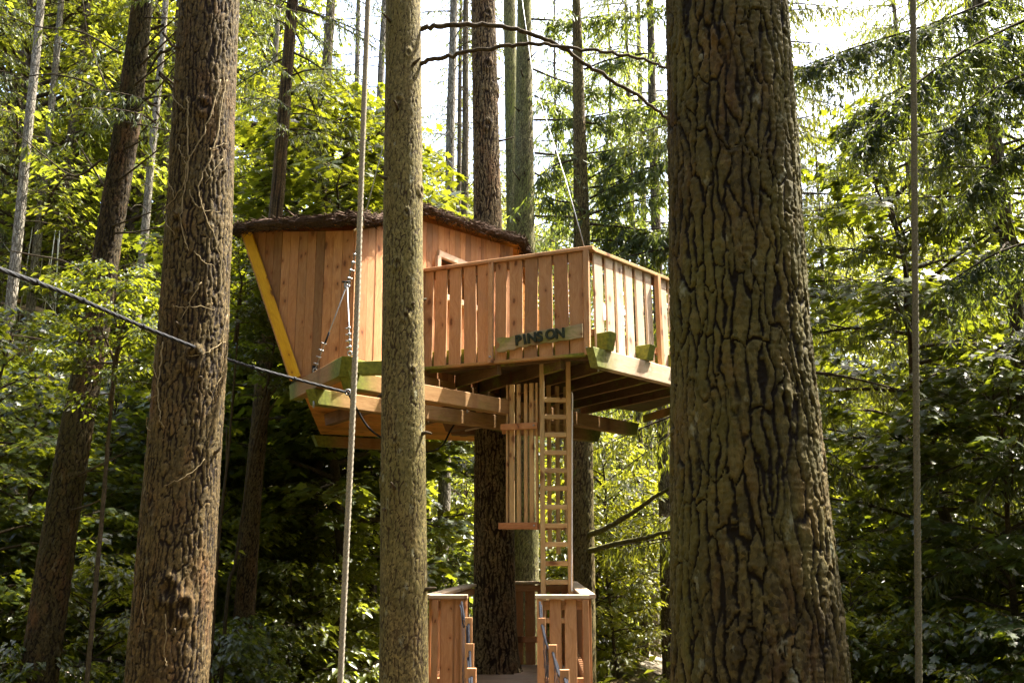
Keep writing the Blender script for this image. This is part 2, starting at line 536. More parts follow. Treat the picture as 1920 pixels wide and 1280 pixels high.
def box_mesh(L, w, t, mat, bev=0.004, chamfer=0.0, under=None):
    """length along X, width along Y, thickness along Z; octagonal section with eased edges, ends cut back"""
    key = (round(L, 3), round(w, 4), round(t, 4), mat.name, chamfer, under.name if under else '')
    if key in BOXC:
        return BOXC[key]
    b = min(bev, w * 0.2, t * 0.2)
    hw, ht = w / 2, t / 2
    sec = [(-hw + b, -ht), (hw - b, -ht), (hw, -ht + b), (hw, ht - b), (hw - b, ht), (-hw + b, ht), (-hw, ht - b), (-hw, -ht + b)]
    n = max(2, min(7, int(L / 0.25) + 2))
    ts = np.linspace(0, L, n)
    if L > 0.6:
        ts = np.unique(np.concatenate([ts, [0.16, 0.3, L - 0.3, L - 0.16]]))
    V = []; E = []
    for i, s in enumerate(ts):
        for (y, z) in sec:
            ss = s
            if chamfer > 0 and z < 0:           # ends cut away underneath
                if i == 0: ss = s + chamfer
                if i == len(ts) - 1: ss = s - chamfer
            V.append((ss, y, z)); E.append(min(s, L - s))
    Fq = []
    for i in range(len(ts) - 1):
        for k in range(8):
            a = i * 8 + k; c = i * 8 + (k + 1) % 8
            Fq.append((a, c, c + 8, a + 8))
    me = bpy.data.meshes.new('board')
    last = (len(ts) - 1) * 8
    me.from_pydata(V, [], Fq + [tuple(range(7, -1, -1)), tuple(range(last, last + 8))])
    at = me.attributes.new('endd', 'FLOAT', 'POINT')
    at.data.foreach_set('value', np.array(E, np.float32))
    me.materials.append(mat)
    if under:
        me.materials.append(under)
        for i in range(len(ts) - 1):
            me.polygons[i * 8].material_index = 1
    BOXC[key] = me
    return me


def board(name, a, b, w, t, up, mat, parent=None, chamfer=0.0, under=None):
    """a->b is the piece's axis; t is measured along `up`, w across it"""
    a = Vector(a); b = Vector(b)
    me = box_mesh((b - a).length, w, t, mat, 0.004, chamfer, under)
    return add(name, me, parent, frame(a, b - a, up))


def tube_geo(pts, rad, seg=8, cap=True):
    pts = np.asarray([tuple(p) for p in pts], float)
    n = len(pts)
    rad = np.full(n, rad) if np.isscalar(rad) else np.asarray(rad, float)
    tan = np.gradient(pts, axis=0)
    tan /= np.linalg.norm(tan, axis=1)[:, None] + 1e-9
    ref = np.array([0, 0, 1.0]) if abs(tan[0][2]) < 0.9 else np.array([1.0, 0, 0])
    nrm = np.zeros_like(pts)
    v = ref - tan[0] * tan[0].dot(ref); v /= np.linalg.norm(v)
    for i in range(n):
        v = v - tan[i] * tan[i].dot(v)
        v /= np.linalg.norm(v) + 1e-9
        nrm[i] = v
    bi = np.cross(tan, nrm)
    th = np.linspace(0, 2 * np.pi, seg, endpoint=False)
    V = pts[:, None, :] + rad[:, None, None] * (np.cos(th)[None, :, None] * nrm[:, None, :] + np.sin(th)[None, :, None] * bi[:, None, :])
    V = V.reshape(-1, 3)
    i = np.arange(n - 1)[:, None] * seg; k = np.arange(seg)[None, :]; k2 = (k + 1) % seg
    Q = np.stack([i + k, i + k2, i + seg + k2, i + seg + k], -1).reshape(-1, 4)
    T = []
    if cap:
        V = np.vstack([V, pts[0], pts[-1]])
        c0 = n * seg; c1 = c0 + 1
        for k in range(seg):
            T.append((c0, (k + 1) % seg, k)); T.append((c1, (n - 1) * seg + k, (n - 1) * seg + (k + 1) % seg))
    return V, Q, np.array(T, np.int32).reshape(-1, 3)


def tube(name, pts, rad, mat, parent=None, seg=8, smooth=True):
    V, Q, T = tube_geo(pts, rad, seg)
    o0 = V.mean(axis=0)
    me = mesh_np(name, V - o0, [Q, T], mat, smooth)
    return add(name, me, parent, Matrix.Translation(Vector(o0)))


def multi_tube(name, tubes, mat, parent=None, seg=6):
    Vs = []; Qs = []; Ts = []; o = 0
    for pts, rad in tubes:
        V, Q, T = tube_geo(pts, rad, seg)
        Vs.append(V); Qs.append(Q + o); Ts.append(T + o); o += len(V)
    me = mesh_np(name, np.vstack(Vs), [np.vstack(Qs), np.vstack(Ts)], mat, True)
    return add(name, me, parent)


def bez(p0, p1, p2, n=12):
    p0, p1, p2 = map(Vector, (p0, p1, p2))
    return [(1 - t) ** 2 * p0 + 2 * t * (1 - t) * p1 + t * t * p2 for t in np.linspace(0, 1, n)]


def catmull(pts, n=8):
    pts = [Vector(p) for p in pts]
    out = []
    q = [pts[0] * 2 - pts[1]] + pts + [pts[-1] * 2 - pts[-2]]
    for i in range(1, len(q) - 2):
        for k in range(n):
            t = k / n
            a, b, c, d = q[i - 1], q[i], q[i + 1], q[i + 2]
            out.append(0.5 * ((2 * b) + (c - a) * t + (2 * a - 5 * b + 4 * c - d) * t * t + (3 * b - a - 3 * c + d) * t ** 3))
    out.append(pts[-1])
    return out


# ------------------------------------------------------------------ trunks with real bark relief
def bark_field(theta, z, R, w, h, seed, fw=0.006):
    ncol = max(6, int(round(2 * math.pi * R / w)))
    cx, sx = np.cos(theta), np.sin(theta)
    k = R / w * 0.55
    warp = fbm(cx * k, sx * k, z / h * 1.3, 3, seed + 3)
    warp2 = fbm(cx * k * 2.2 + 9, sx * k * 2.2, z / h * 3, 3, seed + 4)
    X = theta / (2 * math.pi) * ncol + warp * 0.85 + warp2 * 0.42
    Yc = z / h + fbm(cx * k + 5, sx * k, z / h, 2, seed + 8) * 0.6
    ix = np.floor(X); iy0 = np.floor(Yc)
    f1 = np.full(X.shape, 99.0); f2 = np.full(X.shape, 99.0); cid = np.zeros(X.shape)
    z_ = np.zeros(X.shape)
    p1x, p1y, p2x, p2y = z_.copy(), z_.copy(), z_.copy() + 1, z_.copy() + 1
    for dx in (-2, -1, 0, 1, 2):
        cxi = ix + dx
        cm = np.mod(cxi, ncol)
        offc = _hash(cm, cm * 0, cm * 0, seed + 1)
        iy = np.floor(Yc - offc)
        for dy in (-1, 0, 1):
            cyi = iy + dy
            jx = _hash(cm, cyi, cm * 0 + 3, seed); jy = _hash(cm, cyi, cm * 0 + 7, seed)
            px = cxi + 0.15 + 0.7 * jx; py = cyi + offc + 0.1 + 0.8 * jy
            d = (X - px) ** 2 + (Yc - py) ** 2
            n1 = d < f1
            n2 = (~n1) & (d < f2)
            p2x = np.where(n1, p1x, np.where(n2, px, p2x)); p2y = np.where(n1, p1y, np.where(n2, py, p2y))
            f2 = np.where(n1, f1, np.where(n2, d, f2))
            p1x = np.where(n1, px, p1x); p1y = np.where(n1, py, p1y)
            cid = np.where(n1, _hash(cm, cyi, cm * 0 + 11, seed), cid)
            f1 = np.where(n1, d, f1)
    dist = (f2 - f1) * 0.5 / (np.sqrt(((p2x - p1x) / w) ** 2 + ((p2y - p1y) / h) ** 2) + 1e-6)   # metres to the nearest crack
    kf = R / 0.25
    rag = fbm(cx * 26 * kf, sx * 26 * kf, z * 75, 3, seed + 60)
    wide = np.clip(1.0 + 1.5 * fbm(cx * 5 * kf, sx * 5 * kf, z * 5, 2, seed + 61), 0.35, 2.4)
    q = np.clip((dist + 0.55 * fw * rag - 0.15 * fw) / (fw * wide), 0, 1)
    return q * q * (3 - 2 * q), cid


def trunk_mesh(name, path, mat, vis=None, nu=64, dz_vis=0.02, dz=0.35, w=0.035, h=0.12, depth=0.012, seed=1, knots=(), flare=None, lump=0.03, fw=0.007, sub=1.0, smooth=True):
    """path: list of (x,y,z,r) bottom to top"""
    path = np.array(path, float)
    z0, z1 = path[0, 2], path[-1, 2]
    if vis is None:
        zs = np.arange(z0, z1 + dz, dz)
    else:
        a, b = max(z0, vis[0]), min(z1, vis[1])
        zs = np.concatenate([np.arange(z0, a, dz), np.arange(a, b, dz_vis), np.arange(b, z1, dz), [z1]])
    cx = np.interp(zs, path[:, 2], path[:, 0]); cy = np.interp(zs, path[:, 2], path[:, 1]); r = np.interp(zs, path[:, 2], path[:, 3])
    th = np.linspace(0, 2 * np.pi, nu, endpoint=False)
    TH_, ZZ = np.meshgrid(th, zs)
    RR = np.repeat(r[:, None], nu, 1)
    Rm = float(np.mean(r))
    b1, id1 = bark_field(TH_, ZZ, Rm, w, h, seed, fw)
    b2, id2 = bark_field(TH_, ZZ, Rm, w * 0.6, h * 0.28, seed + 40, fw * 0.6)
    low = fbm(np.cos(TH_) * 1.3, np.sin(TH_) * 1.3, ZZ * 0.9, 3, seed + 20)
    mid = fbm(np.cos(TH_) * 6 * Rm / 0.25, np.sin(TH_) * 6 * Rm / 0.25, ZZ * 9, 3, seed + 21)
    fine = fbm(np.cos(TH_) * 16 * Rm / 0.25, np.sin(TH_) * 16 * Rm / 0.25, ZZ * 100, 3, seed + 22)
    gate = np.clip(1.0 + 0.7 * fbm(np.cos(TH_) * 3, np.sin(TH_) * 3, ZZ * 3, 2, seed + 23), 0.55, 1)   # cracks fade in and out
    prof = 1 - (1 - b1) * gate
    b2 = 1 - (1 - b2) * np.clip(gate * 1.1 - 0.1, 0, 1) * sub
    step = (id2 - 0.5) * b2                                       # flakes sit at different heights
    disp = depth * prof * (0.78 + 0.35 * (id1 - 0.5)) + depth * 0.34 * step * prof + lump * Rm * low + depth * 0.18 * mid + depth * 0.34 * fine - depth * 0.7
    attr = prof * (0.40 + 0.40 * b2 + 0.22 * id2) + 0.10 * mid + 0.14 * fine
    for (kt, kz, ks) in knots:
        dth = (TH_ - kt + np.pi) % (2 * np.pi) - np.pi
        dd = np.sqrt((dth * RR) ** 2 + ((ZZ - kz) * 0.8) ** 2) / ks
        disp += ks * (0.30 * np.exp(-((dd - 0.8) ** 2) * 5) - 0.14 * np.exp(-dd ** 2 * 6))
        attr = attr * (1 - 0.6 * np.exp(-dd ** 2 * 3.0))
    if flare is not None:
        fz, fh, fa = flare
        s = np.exp(-np.clip(ZZ - fz, 0, 99) / fh)
        disp += s * fa * (0.75 + 0.35 * np.cos(TH_ * 4 + 1.0 + seed) + 0.2 * low)
    rad = RR + disp
    X = cx[:, None] + rad * np.cos(TH_); Y = cy[:, None] + rad * np.sin(TH_)
    org = np.array([path[0, 0], path[0, 1], path[0, 2]])
    V = np.stack([X, Y, ZZ], -1).reshape(-1, 3) - org
    n = len(zs)
    i = np.arange(n - 1)[:, None] * nu; k = np.arange(nu)[None, :]; k2 = (k + 1) % nu
    Q = np.stack([i + k, i + k2, i + nu + k2, i + nu + k], -1).reshape(-1, 4)
    me = mesh_np(name, V, Q, mat, smooth, {'bark': attr.ravel()})
    return me, Vector(org)


def px_path(rows, Y, top=None, zbot=None, ztop=22.0):
    """rows: (uL,uR,v) from top to bottom of the photo; Y float or list. Returns path from ground to ztop"""
    pts = []
    for i, (a, b, v) in enumerate(rows):
        y = Y[i] if isinstance(Y, (list, tuple)) else Y
        p = P((a + b) / 2, v, y)
        pts.append((p.x, p.y, p.z, pxr((b - a) / 2, v, y)))
    pts.sort(key=lambda q: q[2])
    q0, q1 = pts[0], pts[-1]
    gb = g1(q0[0], q0[1]) - 0.25 if zbot is None else zbot
    k = (q1[0] - q0[0]) / (q1[2] - q0[2]); ky = (q1[1] - q0[1]) / (q1[2] - q0[2])
    kr = max(-0.02, min(0.0, (q1[3] - q0[3]) / (q1[2] - q0[2])))
    bot = (q0[0] + k * (gb - q0[2]), q0[1] + ky * (gb - q0[2]), gb, q0[3] - kr * (q0[2] - gb))
    tp = (q1[0] + k * (ztop - q1[2]), q1[1] + ky * (ztop - q1[2]), ztop, max(0.03, q1[3] * 0.35))
    return [bot] + pts + [tp]

# ------------------------------------------------------------------ ground and paths
def build_ground():
    xs = np.concatenate([np.linspace(-300, -42, 24), np.linspace(-40, 40, 161), np.linspace(42, 300, 24)])
    ys = np.concatenate([np.linspace(-300, -12, 24), np.linspace(-10, 70, 161), np.linspace(72, 400, 24)])
    X, Y = np.meshgrid(xs, ys)
    Z = gz(X, Y)
    V = np.stack([X, Y, Z], -1).reshape(-1, 3)
    nx = len(xs); ny = len(ys)
    i = np.arange(ny - 1)[:, None] * nx; k = np.arange(nx - 1)[None, :]
    Q = np.stack([i + k, i + k + 1, i + nx + k + 1, i + nx + k], -1).reshape(-1, 4)
    o = add('ground', mesh_np('ground', V, Q, M['ground'], True))
    tag(o, kind='structure')


def build_path(name, pts, width):
    c = catmull([(x, y, 0) for x, y in pts], 14)
    V = []; Q = []
    nw = 7
    for i, p in enumerate(c):
        a = c[max(0, i - 1)]; b = c[min(len(c) - 1, i + 1)]
        d = (b - a).normalized(); s = Vector((-d.y, d.x, 0))
        for k in range(nw):
            q = p + s * width * (k / (nw - 1) - 0.5) * (1 + 0.12 * math.sin(i * 1.7 + (k > 3) * 2))
            V.append((q.x, q.y, g1(q.x, q.y) + 0.05 - 0.04 * abs(k - 3) / 3))
    for i in range(len(c) - 1):
        for k in range(nw - 1):
            a = i * nw + k
            Q.append((a, a + 1, a + nw + 1, a + nw))
    o = add(name, mesh_np(name, np.array(V), np.array(Q), M['path'], True))
    tag(o, kind='structure')


build_ground()
build_path('path', [(5.5, 12.0), (4.6, 16), (3.55, 20), (3.3, 23.5), (4.2, 27), (6.5, 30), (10, 32)], 1.9)
build_path('path', [(-14, 21), (-11.5, 22.5), (-9.5, 23.0), (-7.5, 22.0), (-5, 21.8)], 1.5)


# ------------------------------------------------------------------ foliage geometry
def unit(v):
    return v / (np.linalg.norm(v, axis=-1, keepdims=True) + 1e-9)


def kites(pos, axis, nrm, L, W, fold=0.25):
    """one folded four-cornered leaf per row"""
    axis = unit(axis)
    side = unit(np.cross(nrm, axis))
    nrm = np.cross(axis, side)
    L = L[:, None]; W = W[:, None]
    b = pos
    l = pos + axis * L * 0.42 + side * W * 0.5 + nrm * W * fold
    t = pos + axis * L - nrm * L * 0.12
    r = pos + axis * L * 0.42 - side * W * 0.5 + nrm * W * fold
    V = np.stack([b, r, t, l], 1).reshape(-1, 3)
    Q = np.arange(len(pos) * 4).reshape(-1, 4)
    T = np.concatenate([Q[:, [0, 1, 2]], Q[:, [0, 2, 3]]])
    return V, T


MAPLE = np.array([(0, 0), (0.30, -0.10), (0.22, 0.14), (0.52, 0.30), (0.33, 0.42), (0.30, 0.66), (0.13, 0.58), (0, 1.0),
                  (-0.13, 0.58), (-0.30, 0.66), (-0.33, 0.42), (-0.52, 0.30), (-0.22, 0.14), (-0.30, -0.10)])


def maples(pos, axis, nrm, L, rs):
    axis = unit(axis)
    side = unit(np.cross(nrm, axis))
    nrm = np.cross(axis, side)
    n = len(pos); k = len(MAPLE)
    bend = (rs.rand(n, 1) * 0.5 - 0.1)
    x = MAPLE[None, :, 0:1] * L[:, None, None]; y = MAPLE[None, :, 1:2] * L[:, None, None]
    zc = -(MAPLE[None, :, 0] ** 2 * 0.9 + MAPLE[None, :, 1] ** 2 * 0.35) * bend * L[:, None]
    V = pos[:, None, :] + side[:, None, :] * x + axis[:, None, :] * y + nrm[:, None, :] * zc[:, :, None]
    ctr = pos + axis * L[:, None] * 0.35
    V = np.concatenate([V, ctr[:, None, :]], 1).reshape(-1, 3)
    base = np.arange(n)[:, None] * (k + 1)
    a = np.arange(k)[None, :]
    T = np.stack([base + k + a * 0, base + a, base + (a + 1) % k], -1).reshape(-1, 3)
    return V, T


def broadleaf(seed, H=6.0, R=2.3, nlimb=34, leaf=0.12, shape='maple', low=0.22, lean=0.0, per=15):
    """returns (trunk mesh verts/faces, leaf verts/faces) in local metres"""
    rs = np.random.RandomState(seed)
    tubes = []
    tz = np.linspace(0, H * 0.97, 9)
    wob = np.cumsum(rs.randn(9, 2) * 0.07 * H / 6, 0)
    wob[:, 0] += lean * tz
    wob -= wob[0]
    trunk = np.stack([wob[:, 0], wob[:, 1], tz], -1)
    tubes.append((trunk, np.linspace(0.022 * H * 0.55, 0.008, 9)))
    pos = []; axs = []; nrs = []
    for i in range(nlimb):
        f = low + (1 - low) * (i + rs.rand()) / nlimb
        k = f * 8 * 0.99
        k0 = int(k)
        p0 = trunk[k0] * (1 - (k - k0)) + trunk[min(8, k0 + 1)] * (k - k0)
        az = i * 2.399 + rs.randn() * 0.4
        prof = math.sin(math.pi * min(1, 0.18 + 0.80 * ((f - low) / (1 - low)) ** 0.8)) ** 0.7
        Ln = R * prof * (0.65 + 0.5 * rs.rand())
        el = 0.15 + 0.75 * (f - low) + rs.randn() * 0.12
        d = np.array([math.cos(az) * math.cos(el), math.sin(az) * math.cos(el), math.sin(el)])
        s = np.linspace(0, 1, 6)[:, None]
        br = p0 + d * Ln * s + np.array([0, 0, -0.22 * Ln]) * s ** 2 + rs.randn(6, 3) * 0.03 * Ln * s
        tubes.append((br, np.linspace(0.004 * H * (1.1 - 0.6 * f) + 0.004, 0.004, 6)))
        ntw = max(5, int(9 * Ln / 1.4))
        for j in range(ntw):
            t = 0.22 + 0.78 * (j + rs.rand()) / ntw
            q = br[min(5, int(t * 5))] * (1 - (t * 5 - int(t * 5))) + br[min(5, int(t * 5) + 1)] * (t * 5 - int(t * 5))
            saz = az + (1 if j % 2 else -1) * (0.5 + 0.7 * rs.rand())
            tl = (0.28 + 0.45 * rs.rand()) * (1.25 - 0.5 * t) * (R / 2.3) ** 0.5
            td = np.array([math.cos(saz), math.sin(saz), 0.12 + 0.35 * rs.randn() * 0.5])
            tw = q + td * tl * np.linspace(0, 1, 4)[:, None] + np.array([0, 0, -0.15 * tl]) * np.linspace(0, 1, 4)[:, None] ** 2
            tubes.append((tw, np.linspace(0.005, 0.002, 4)))
            n = int(per * (0.7 + 0.6 * rs.rand()))
            u = rs.rand(n) ** 0.7
            pp = q + td * (tl * u)[:, None] + np.array([0, 0, -0.15 * tl]) * (u ** 2)[:, None]
            sg = np.where(rs.rand(n) < 0.5, 1, -1) * (0.4 + 0.9 * rs.rand(n))
            ca, sa = np.cos(saz + sg), np.sin(saz + sg)
            ax = np.stack([ca, sa, -0.25 - 0.35 * rs.rand(n)], -1)
            pp = pp + ax * (0.03 + 0.10 * rs.rand(n))[:, None] + rs.randn(n, 3) * 0.03
            nr = np.stack([rs.randn(n) * 0.38, rs.randn(n) * 0.38, np.ones(n)], -1)
            pos.append(pp); axs.append(ax); nrs.append(nr)
    pos = np.vstack(pos); axs = np.vstack(axs); nrs = np.vstack(nrs)
    n = len(pos)
    Ls = leaf * (0.65 + 0.6 * rs.rand(n))
    if shape == 'maple':
        V, T = maples(pos, axs, nrs, Ls, rs)
    else:
        V, T = kites(pos, axs, nrs, Ls, Ls * 0.62)
    return tubes, V, T


def tubes_mesh(name, tubes, mat, segs=5):
    Vs = []; Qs = []; Ts = []; o = 0
    for pts, rad in tubes:
        sg = 8 if rad[0] > 0.03 else (5 if rad[0] > 0.006 else 3)
        V, Q, T = tube_geo(pts, rad, sg, cap=False)
        Vs.append(V); Qs.append(Q + o); o += len(V)
    return mesh_np(name, np.vstack(Vs), [np.vstack(Qs)], mat, True)


def fir_branch(rs, p0, az, L, droop, dens=1.0, hang=1.0, strip=0.16):
    """drooping conifer limb: returns limb path, twigs, needle spray rows"""
    s = np.linspace(0, 1, 8)
    d = np.array([math.cos(az), math.sin(az), 0])
    side = np.array([-math.sin(az), math.cos(az), 0])
    z = (0.10 * s - droop * s ** 1.6 + 0.10 * droop * s ** 4) * L
    path = p0 + d * (L * s)[:, None] + side * (0.06 * L * rs.randn() * s ** 2)[:, None]
    path[:, 2] += z
    tubes = [(path, np.linspace(0.006 + 0.008 * L, 0.004, 8))]
    pos = []; ax = []
    nt = max(4, int(L * 9 * dens))
    for j in range(nt):
        t = 0.18 + 0.82 * (j + rs.rand()) / nt
        k = t * 7; k0 = min(6, int(k))
        q = path[k0] * (1 - (k - k0)) + path[k0 + 1] * (k - k0)
        sg = 1 if j % 2 else -1
        tl = (0.18 + 0.42 * rs.rand()) * (1.15 - 0.75 * t) * (0.5 + 0.5 * min(1, L / 2)) * 1.25
        td = d * (0.35 + 0.4 * rs.rand()) + side * sg * (0.7 + 0.3 * rs.rand()) + np.array([0, 0, -0.15 - 0.55 * rs.rand() * hang])
        td = td / np.linalg.norm(td)
        m = max(4, int(tl / 0.028))
        u = (np.arange(m) + rs.rand(m)) / m
        pp = q + td * (tl * u)[:, None]
        pp[:, 2] -= hang * 0.35 * tl * u ** 2
        a = td * 0.45 + rs.randn(m, 3) * 0.45
        a[:, 2] -= 0.35 + 0.8 * hang
        pos.append(pp); ax.append(a)
        if tl > 0.35:
            tubes.append((np.stack([q, q + td * tl * 0.5 - np.array([0, 0, hang * 0.09 * tl]), q + td * tl - np.array([0, 0, hang * 0.35 * tl])]), np.array([0.004, 0.003, 0.002])))
    return tubes, np.vstack(pos), np.vstack(ax)


def conifer(seed, H=22.0, z0=6.0, Lmax=3.2, dens=1.0, hang=1.0, strip=0.17, step=0.5, dead=True, gap=0.0, per=4):
    rs = np.random.RandomState(seed)
    tubes = []; pos = []; ax = []
    z = z0
    while z < H - 0.4:
        f = (z - z0) / (H - z0)
        for k in range(per):
            if rs.rand() < gap:
                continue
            az = rs.rand() * 6.283
            L = Lmax * (0.35 + 0.65 * min(1, f * 5 + 0.25)) * (1 - f) ** 0.75 * (0.65 + 0.5 * rs.rand()) + 0.25
            tb, p, a = fir_branch(rs, np.array([0, 0, z + rs.rand() * step]), az, L, 0.22 + 0.30 * rs.rand(), dens, hang, strip)
            tubes += tb; pos.append(p); ax.append(a)
        z += step
    pos = np.vstack(pos); ax = np.vstack(ax)
    n = len(pos)
    nr = rs.randn(n, 3)
    V, T = kites(pos, ax, nr, strip * (0.6 + 0.8 * rs.rand(n)), strip * 0.20 * (0.7 + 0.6 * rs.rand(n)), 0.1)
    deadt = []
    if dead:
        zz = 1.5
        while zz < z0:
            az = rs.rand() * 6.283; L = 0.5 + 1.6 * rs.rand()
            s = np.linspace(0, 1, 5)
            p = np.stack([np.cos(az) * L * s, np.sin(az) * L * s, zz + 0.15 * L * s - 0.45 * L * s ** 2], -1) + rs.randn(5, 3) * 0.04 * s[:, None]
            deadt.append((p, np.linspace(0.014, 0.004, 5)))
            zz += 0.25 + 0.4 * rs.rand()
    return tubes, V, T, deadt


def simple_trunk(H, r0, seed, sides=14):
    rs = np.random.RandomState(seed)
    z = np.linspace(-0.4, H, 18)
    wx = np.cumsum(rs.randn(18) * 0.02); wy = np.cumsum(rs.randn(18) * 0.02)
    wx -= wx[0]; wy -= wy[0]
    r = r0 * (1 - 0.9 * (np.clip(z, 0, H) / H) ** 1.1) + 0.12 * r0 * np.exp(-np.clip(z, 0, 9) / 0.4)
    return (np.stack([wx, wy, z], -1), r)


LIB = {}


def lib_tree(key, tubes, V, T, leafmat, barkmat, extra=None):
    LIB[key] = (tubes_mesh(key + '_wood', tubes + (extra or []), barkmat), mesh_np(key + '_leaves', V, T, leafmat))


# understory and broad-leaved kinds
for i, (H, R, nl, lf, sh, mat, low) in enumerate([
        (6.0, 2.4, 44, 0.135, 'maple', 'maple', 0.20), (7.5, 2.2, 46, 0.13, 'maple', 'maple', 0.30),
        (4.0, 1.9, 34, 0.12, 'kite', 'beech', 0.10), (2.2, 1.5, 26, 0.12, 'kite', 'cover', 0.05),
        (8.5, 2.8, 56, 0.13, 'kite', 'beech', 0.25), (3.0, 1.7, 30, 0.13, 'kite', 'maple', 0.08)]):
    tb, V, T = broadleaf(100 + i, H, R, nl, lf, sh, low, 0.03 * (-1) ** i, 15 if sh == 'maple' else 18)
    lib_tree('broad%d' % i, tb, V, T, M[mat], M['twig'])
tb, V, T = broadleaf(140, 17.0, 4.6, 105, 0.15, 'kite', 0.22, 0.01, 11)
lib_tree('broad6', tb, V, T, M['beech'], M['twig'])
# conifers
for i, (H, z0, Lm, mat, hang, dens, gap, r0, bk) in enumerate([
        (24, 7.0, 3.0, 'fir', 0.8, 0.9, 0.3, 0.21, 'bark_far'),
        (27, 10.0, 3.2, 'fir_pale', 1.0, 0.8, 0.5, 0.19, 'bark_grey'),
        (22, 3.0, 2.9, 'fir', 1.2, 1.0, 0.1, 0.20, 'bark_far'),
        (25, 5.0, 3.6, 'fir_pale', 1.3, 0.9, 0.25, 0.20, 'bark_far'),
        (9, 0.8, 2.0, 'fir_pale', 1.0, 1.1, 0.0, 0.08, 'bark_far'),
        (31, 19.0, 3.0, 'fir_pale', 0.9, 0.8, 0.5, 0.20, 'bark_grey'),
        (30, 17.0, 3.0, 'fir', 0.9, 0.8, 0.5, 0.21, 'bark_far'),
        (21, 2.2, 3.0, 'fir', 1.3, 1.4, 0.1, 0.19, 'bark_far')]):
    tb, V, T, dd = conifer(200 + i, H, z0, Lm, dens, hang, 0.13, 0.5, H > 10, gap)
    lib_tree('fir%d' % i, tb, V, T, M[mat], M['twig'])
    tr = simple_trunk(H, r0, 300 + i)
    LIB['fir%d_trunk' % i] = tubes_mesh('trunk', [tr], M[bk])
    if dd:
        LIB['fir%d_dead' % i] = tubes_mesh('dead_twigs', dd, M['twig'])


def place_broad(kind, x, y, s, rz, name, label, cat='tree', group=None, zoff=0.0, sz=None):
    z = g1(x, y) - 0.05 + zoff
    m = Matrix.Translation((x, y, z)) @ Matrix.Rotation(rz, 4, 'Z') @ Matrix.Diagonal((s, s, sz or s, 1))
    o = bpy.data.objects.new(name, None)
    link(o, None, m)
    tag(o, label, cat, group)
    w, l = LIB['broad%d' % kind]
    add('trunk', w, o, m)
    add('crown', l, o, m)
    return o


def place_fir(kind, x, y, s, rz, name, label, group=None, tilt=(0, 0), trunk_scale=1.0):
    z = g1(x, y)
    m = Matrix.Translation((x, y, z)) @ Matrix.Rotation(tilt[0], 4, 'Y') @ Matrix.Rotation(tilt[1], 4, 'X') @ Matrix.Rotation(rz, 4, 'Z') @ Matrix.Diagonal((s, s, s, 1))
    o = bpy.data.objects.new(name, None)
    link(o, None, m)
    tag(o, label, 'tree', group)
    mt = m @ Matrix.Diagonal((trunk_scale, trunk_scale, 1, 1))
    t = add('trunk', LIB['fir%d_trunk' % kind], o, mt)
    if 'fir%d_dead' % kind in LIB:
        tag(add('dead_branches', LIB['fir%d_dead' % kind], o, m), kind='stuff')
    w, l = LIB['fir%d' % kind]
    c = tag(add('branches', w, o, m), kind='stuff')
    add('crown', l, o, m)
    return o


def high_crown(parent, x, y, z, s, rz, kind=1):
    m = Matrix.Translation((x, y, z)) @ Matrix.Rotation(rz, 4, 'Z') @ Matrix.Diagonal((s, s, s, 1))
    w, l = LIB['fir%d' % kind]
    tag(add('branches', w, parent, m), kind='stuff')
    add('crown', l, parent, m)


# ------------------------------------------------------------------ the near trunks
def hero(name, label, rows, Y, mat, vis, nu, dzv, w, h, depth, seed, knots=(), flare=None, ztop=20.0, crown=None, lump=0.03, fw=0.007, sub=1.0, smooth=True):
    if crown:
        ztop = crown[2] + crown[1] * {0: 24, 1: 27, 3: 25}[crown[0]] - 0.4
    path = px_path(rows, Y, ztop=ztop)
    me, org = trunk_mesh('trunk', path, mat, vis, nu, dzv, 0.3, w, h, depth, seed, knots, flare, lump, fw, sub, smooth)
    t = thing(name, label, 'tree', org)
    add('trunk', me, t, Matrix.Translation(org))
    if crown:
        k, s, zc = crown
        tp = path[-1]
        high_crown(t, path[1][0] * 0.3 + tp[0] * 0.7, path[1][1] * 0.3 + tp[1] * 0.7, zc, s, seed * 1.3, k)
    return t, path


HERO = {}
HERO['big'], PBIG = hero('spruce_tree', 'thick dark furrowed trunk in the right foreground, largest of all trunks',
                         [(1252, 1472, 0), (1258, 1515, 640), (1262, 1588, 1280)], 3.8, M['bark_big'], (1.7, 5.3), 320, 0.0065, 0.040, 0.26, 0.016, 3, fw=0.0085, sub=0.75, smooth=False,
                         knots=[(-1.25, 3.05, 0.03), (-1.9, 4.5, 0.03)], ztop=19, crown=(1, 0.72, 3.5))
HERO['left'], PLEFT = hero('spruce_tree', 'brown foreground trunk with dry ivy stems, left of the wooden tree house',
                           [(340, 446, 0), (298, 425, 640), (236, 388, 1280)], 6.3, M['bark_brown'], (1.6, 6.6), 200, 0.010, 0.030, 0.17, 0.011, 5, fw=0.008, sub=0.75,
                           knots=[(-1.2, 3.7, 0.06), (-1.9, 4.6, 0.05), (-1.3, 5.4, 0.05), (-1.4, 2.3, 0.07), (-1.0, 2.2, 0.06), (-1.5, 4.15, 0.04)], ztop=20, crown=(1, 0.75, 4.0))
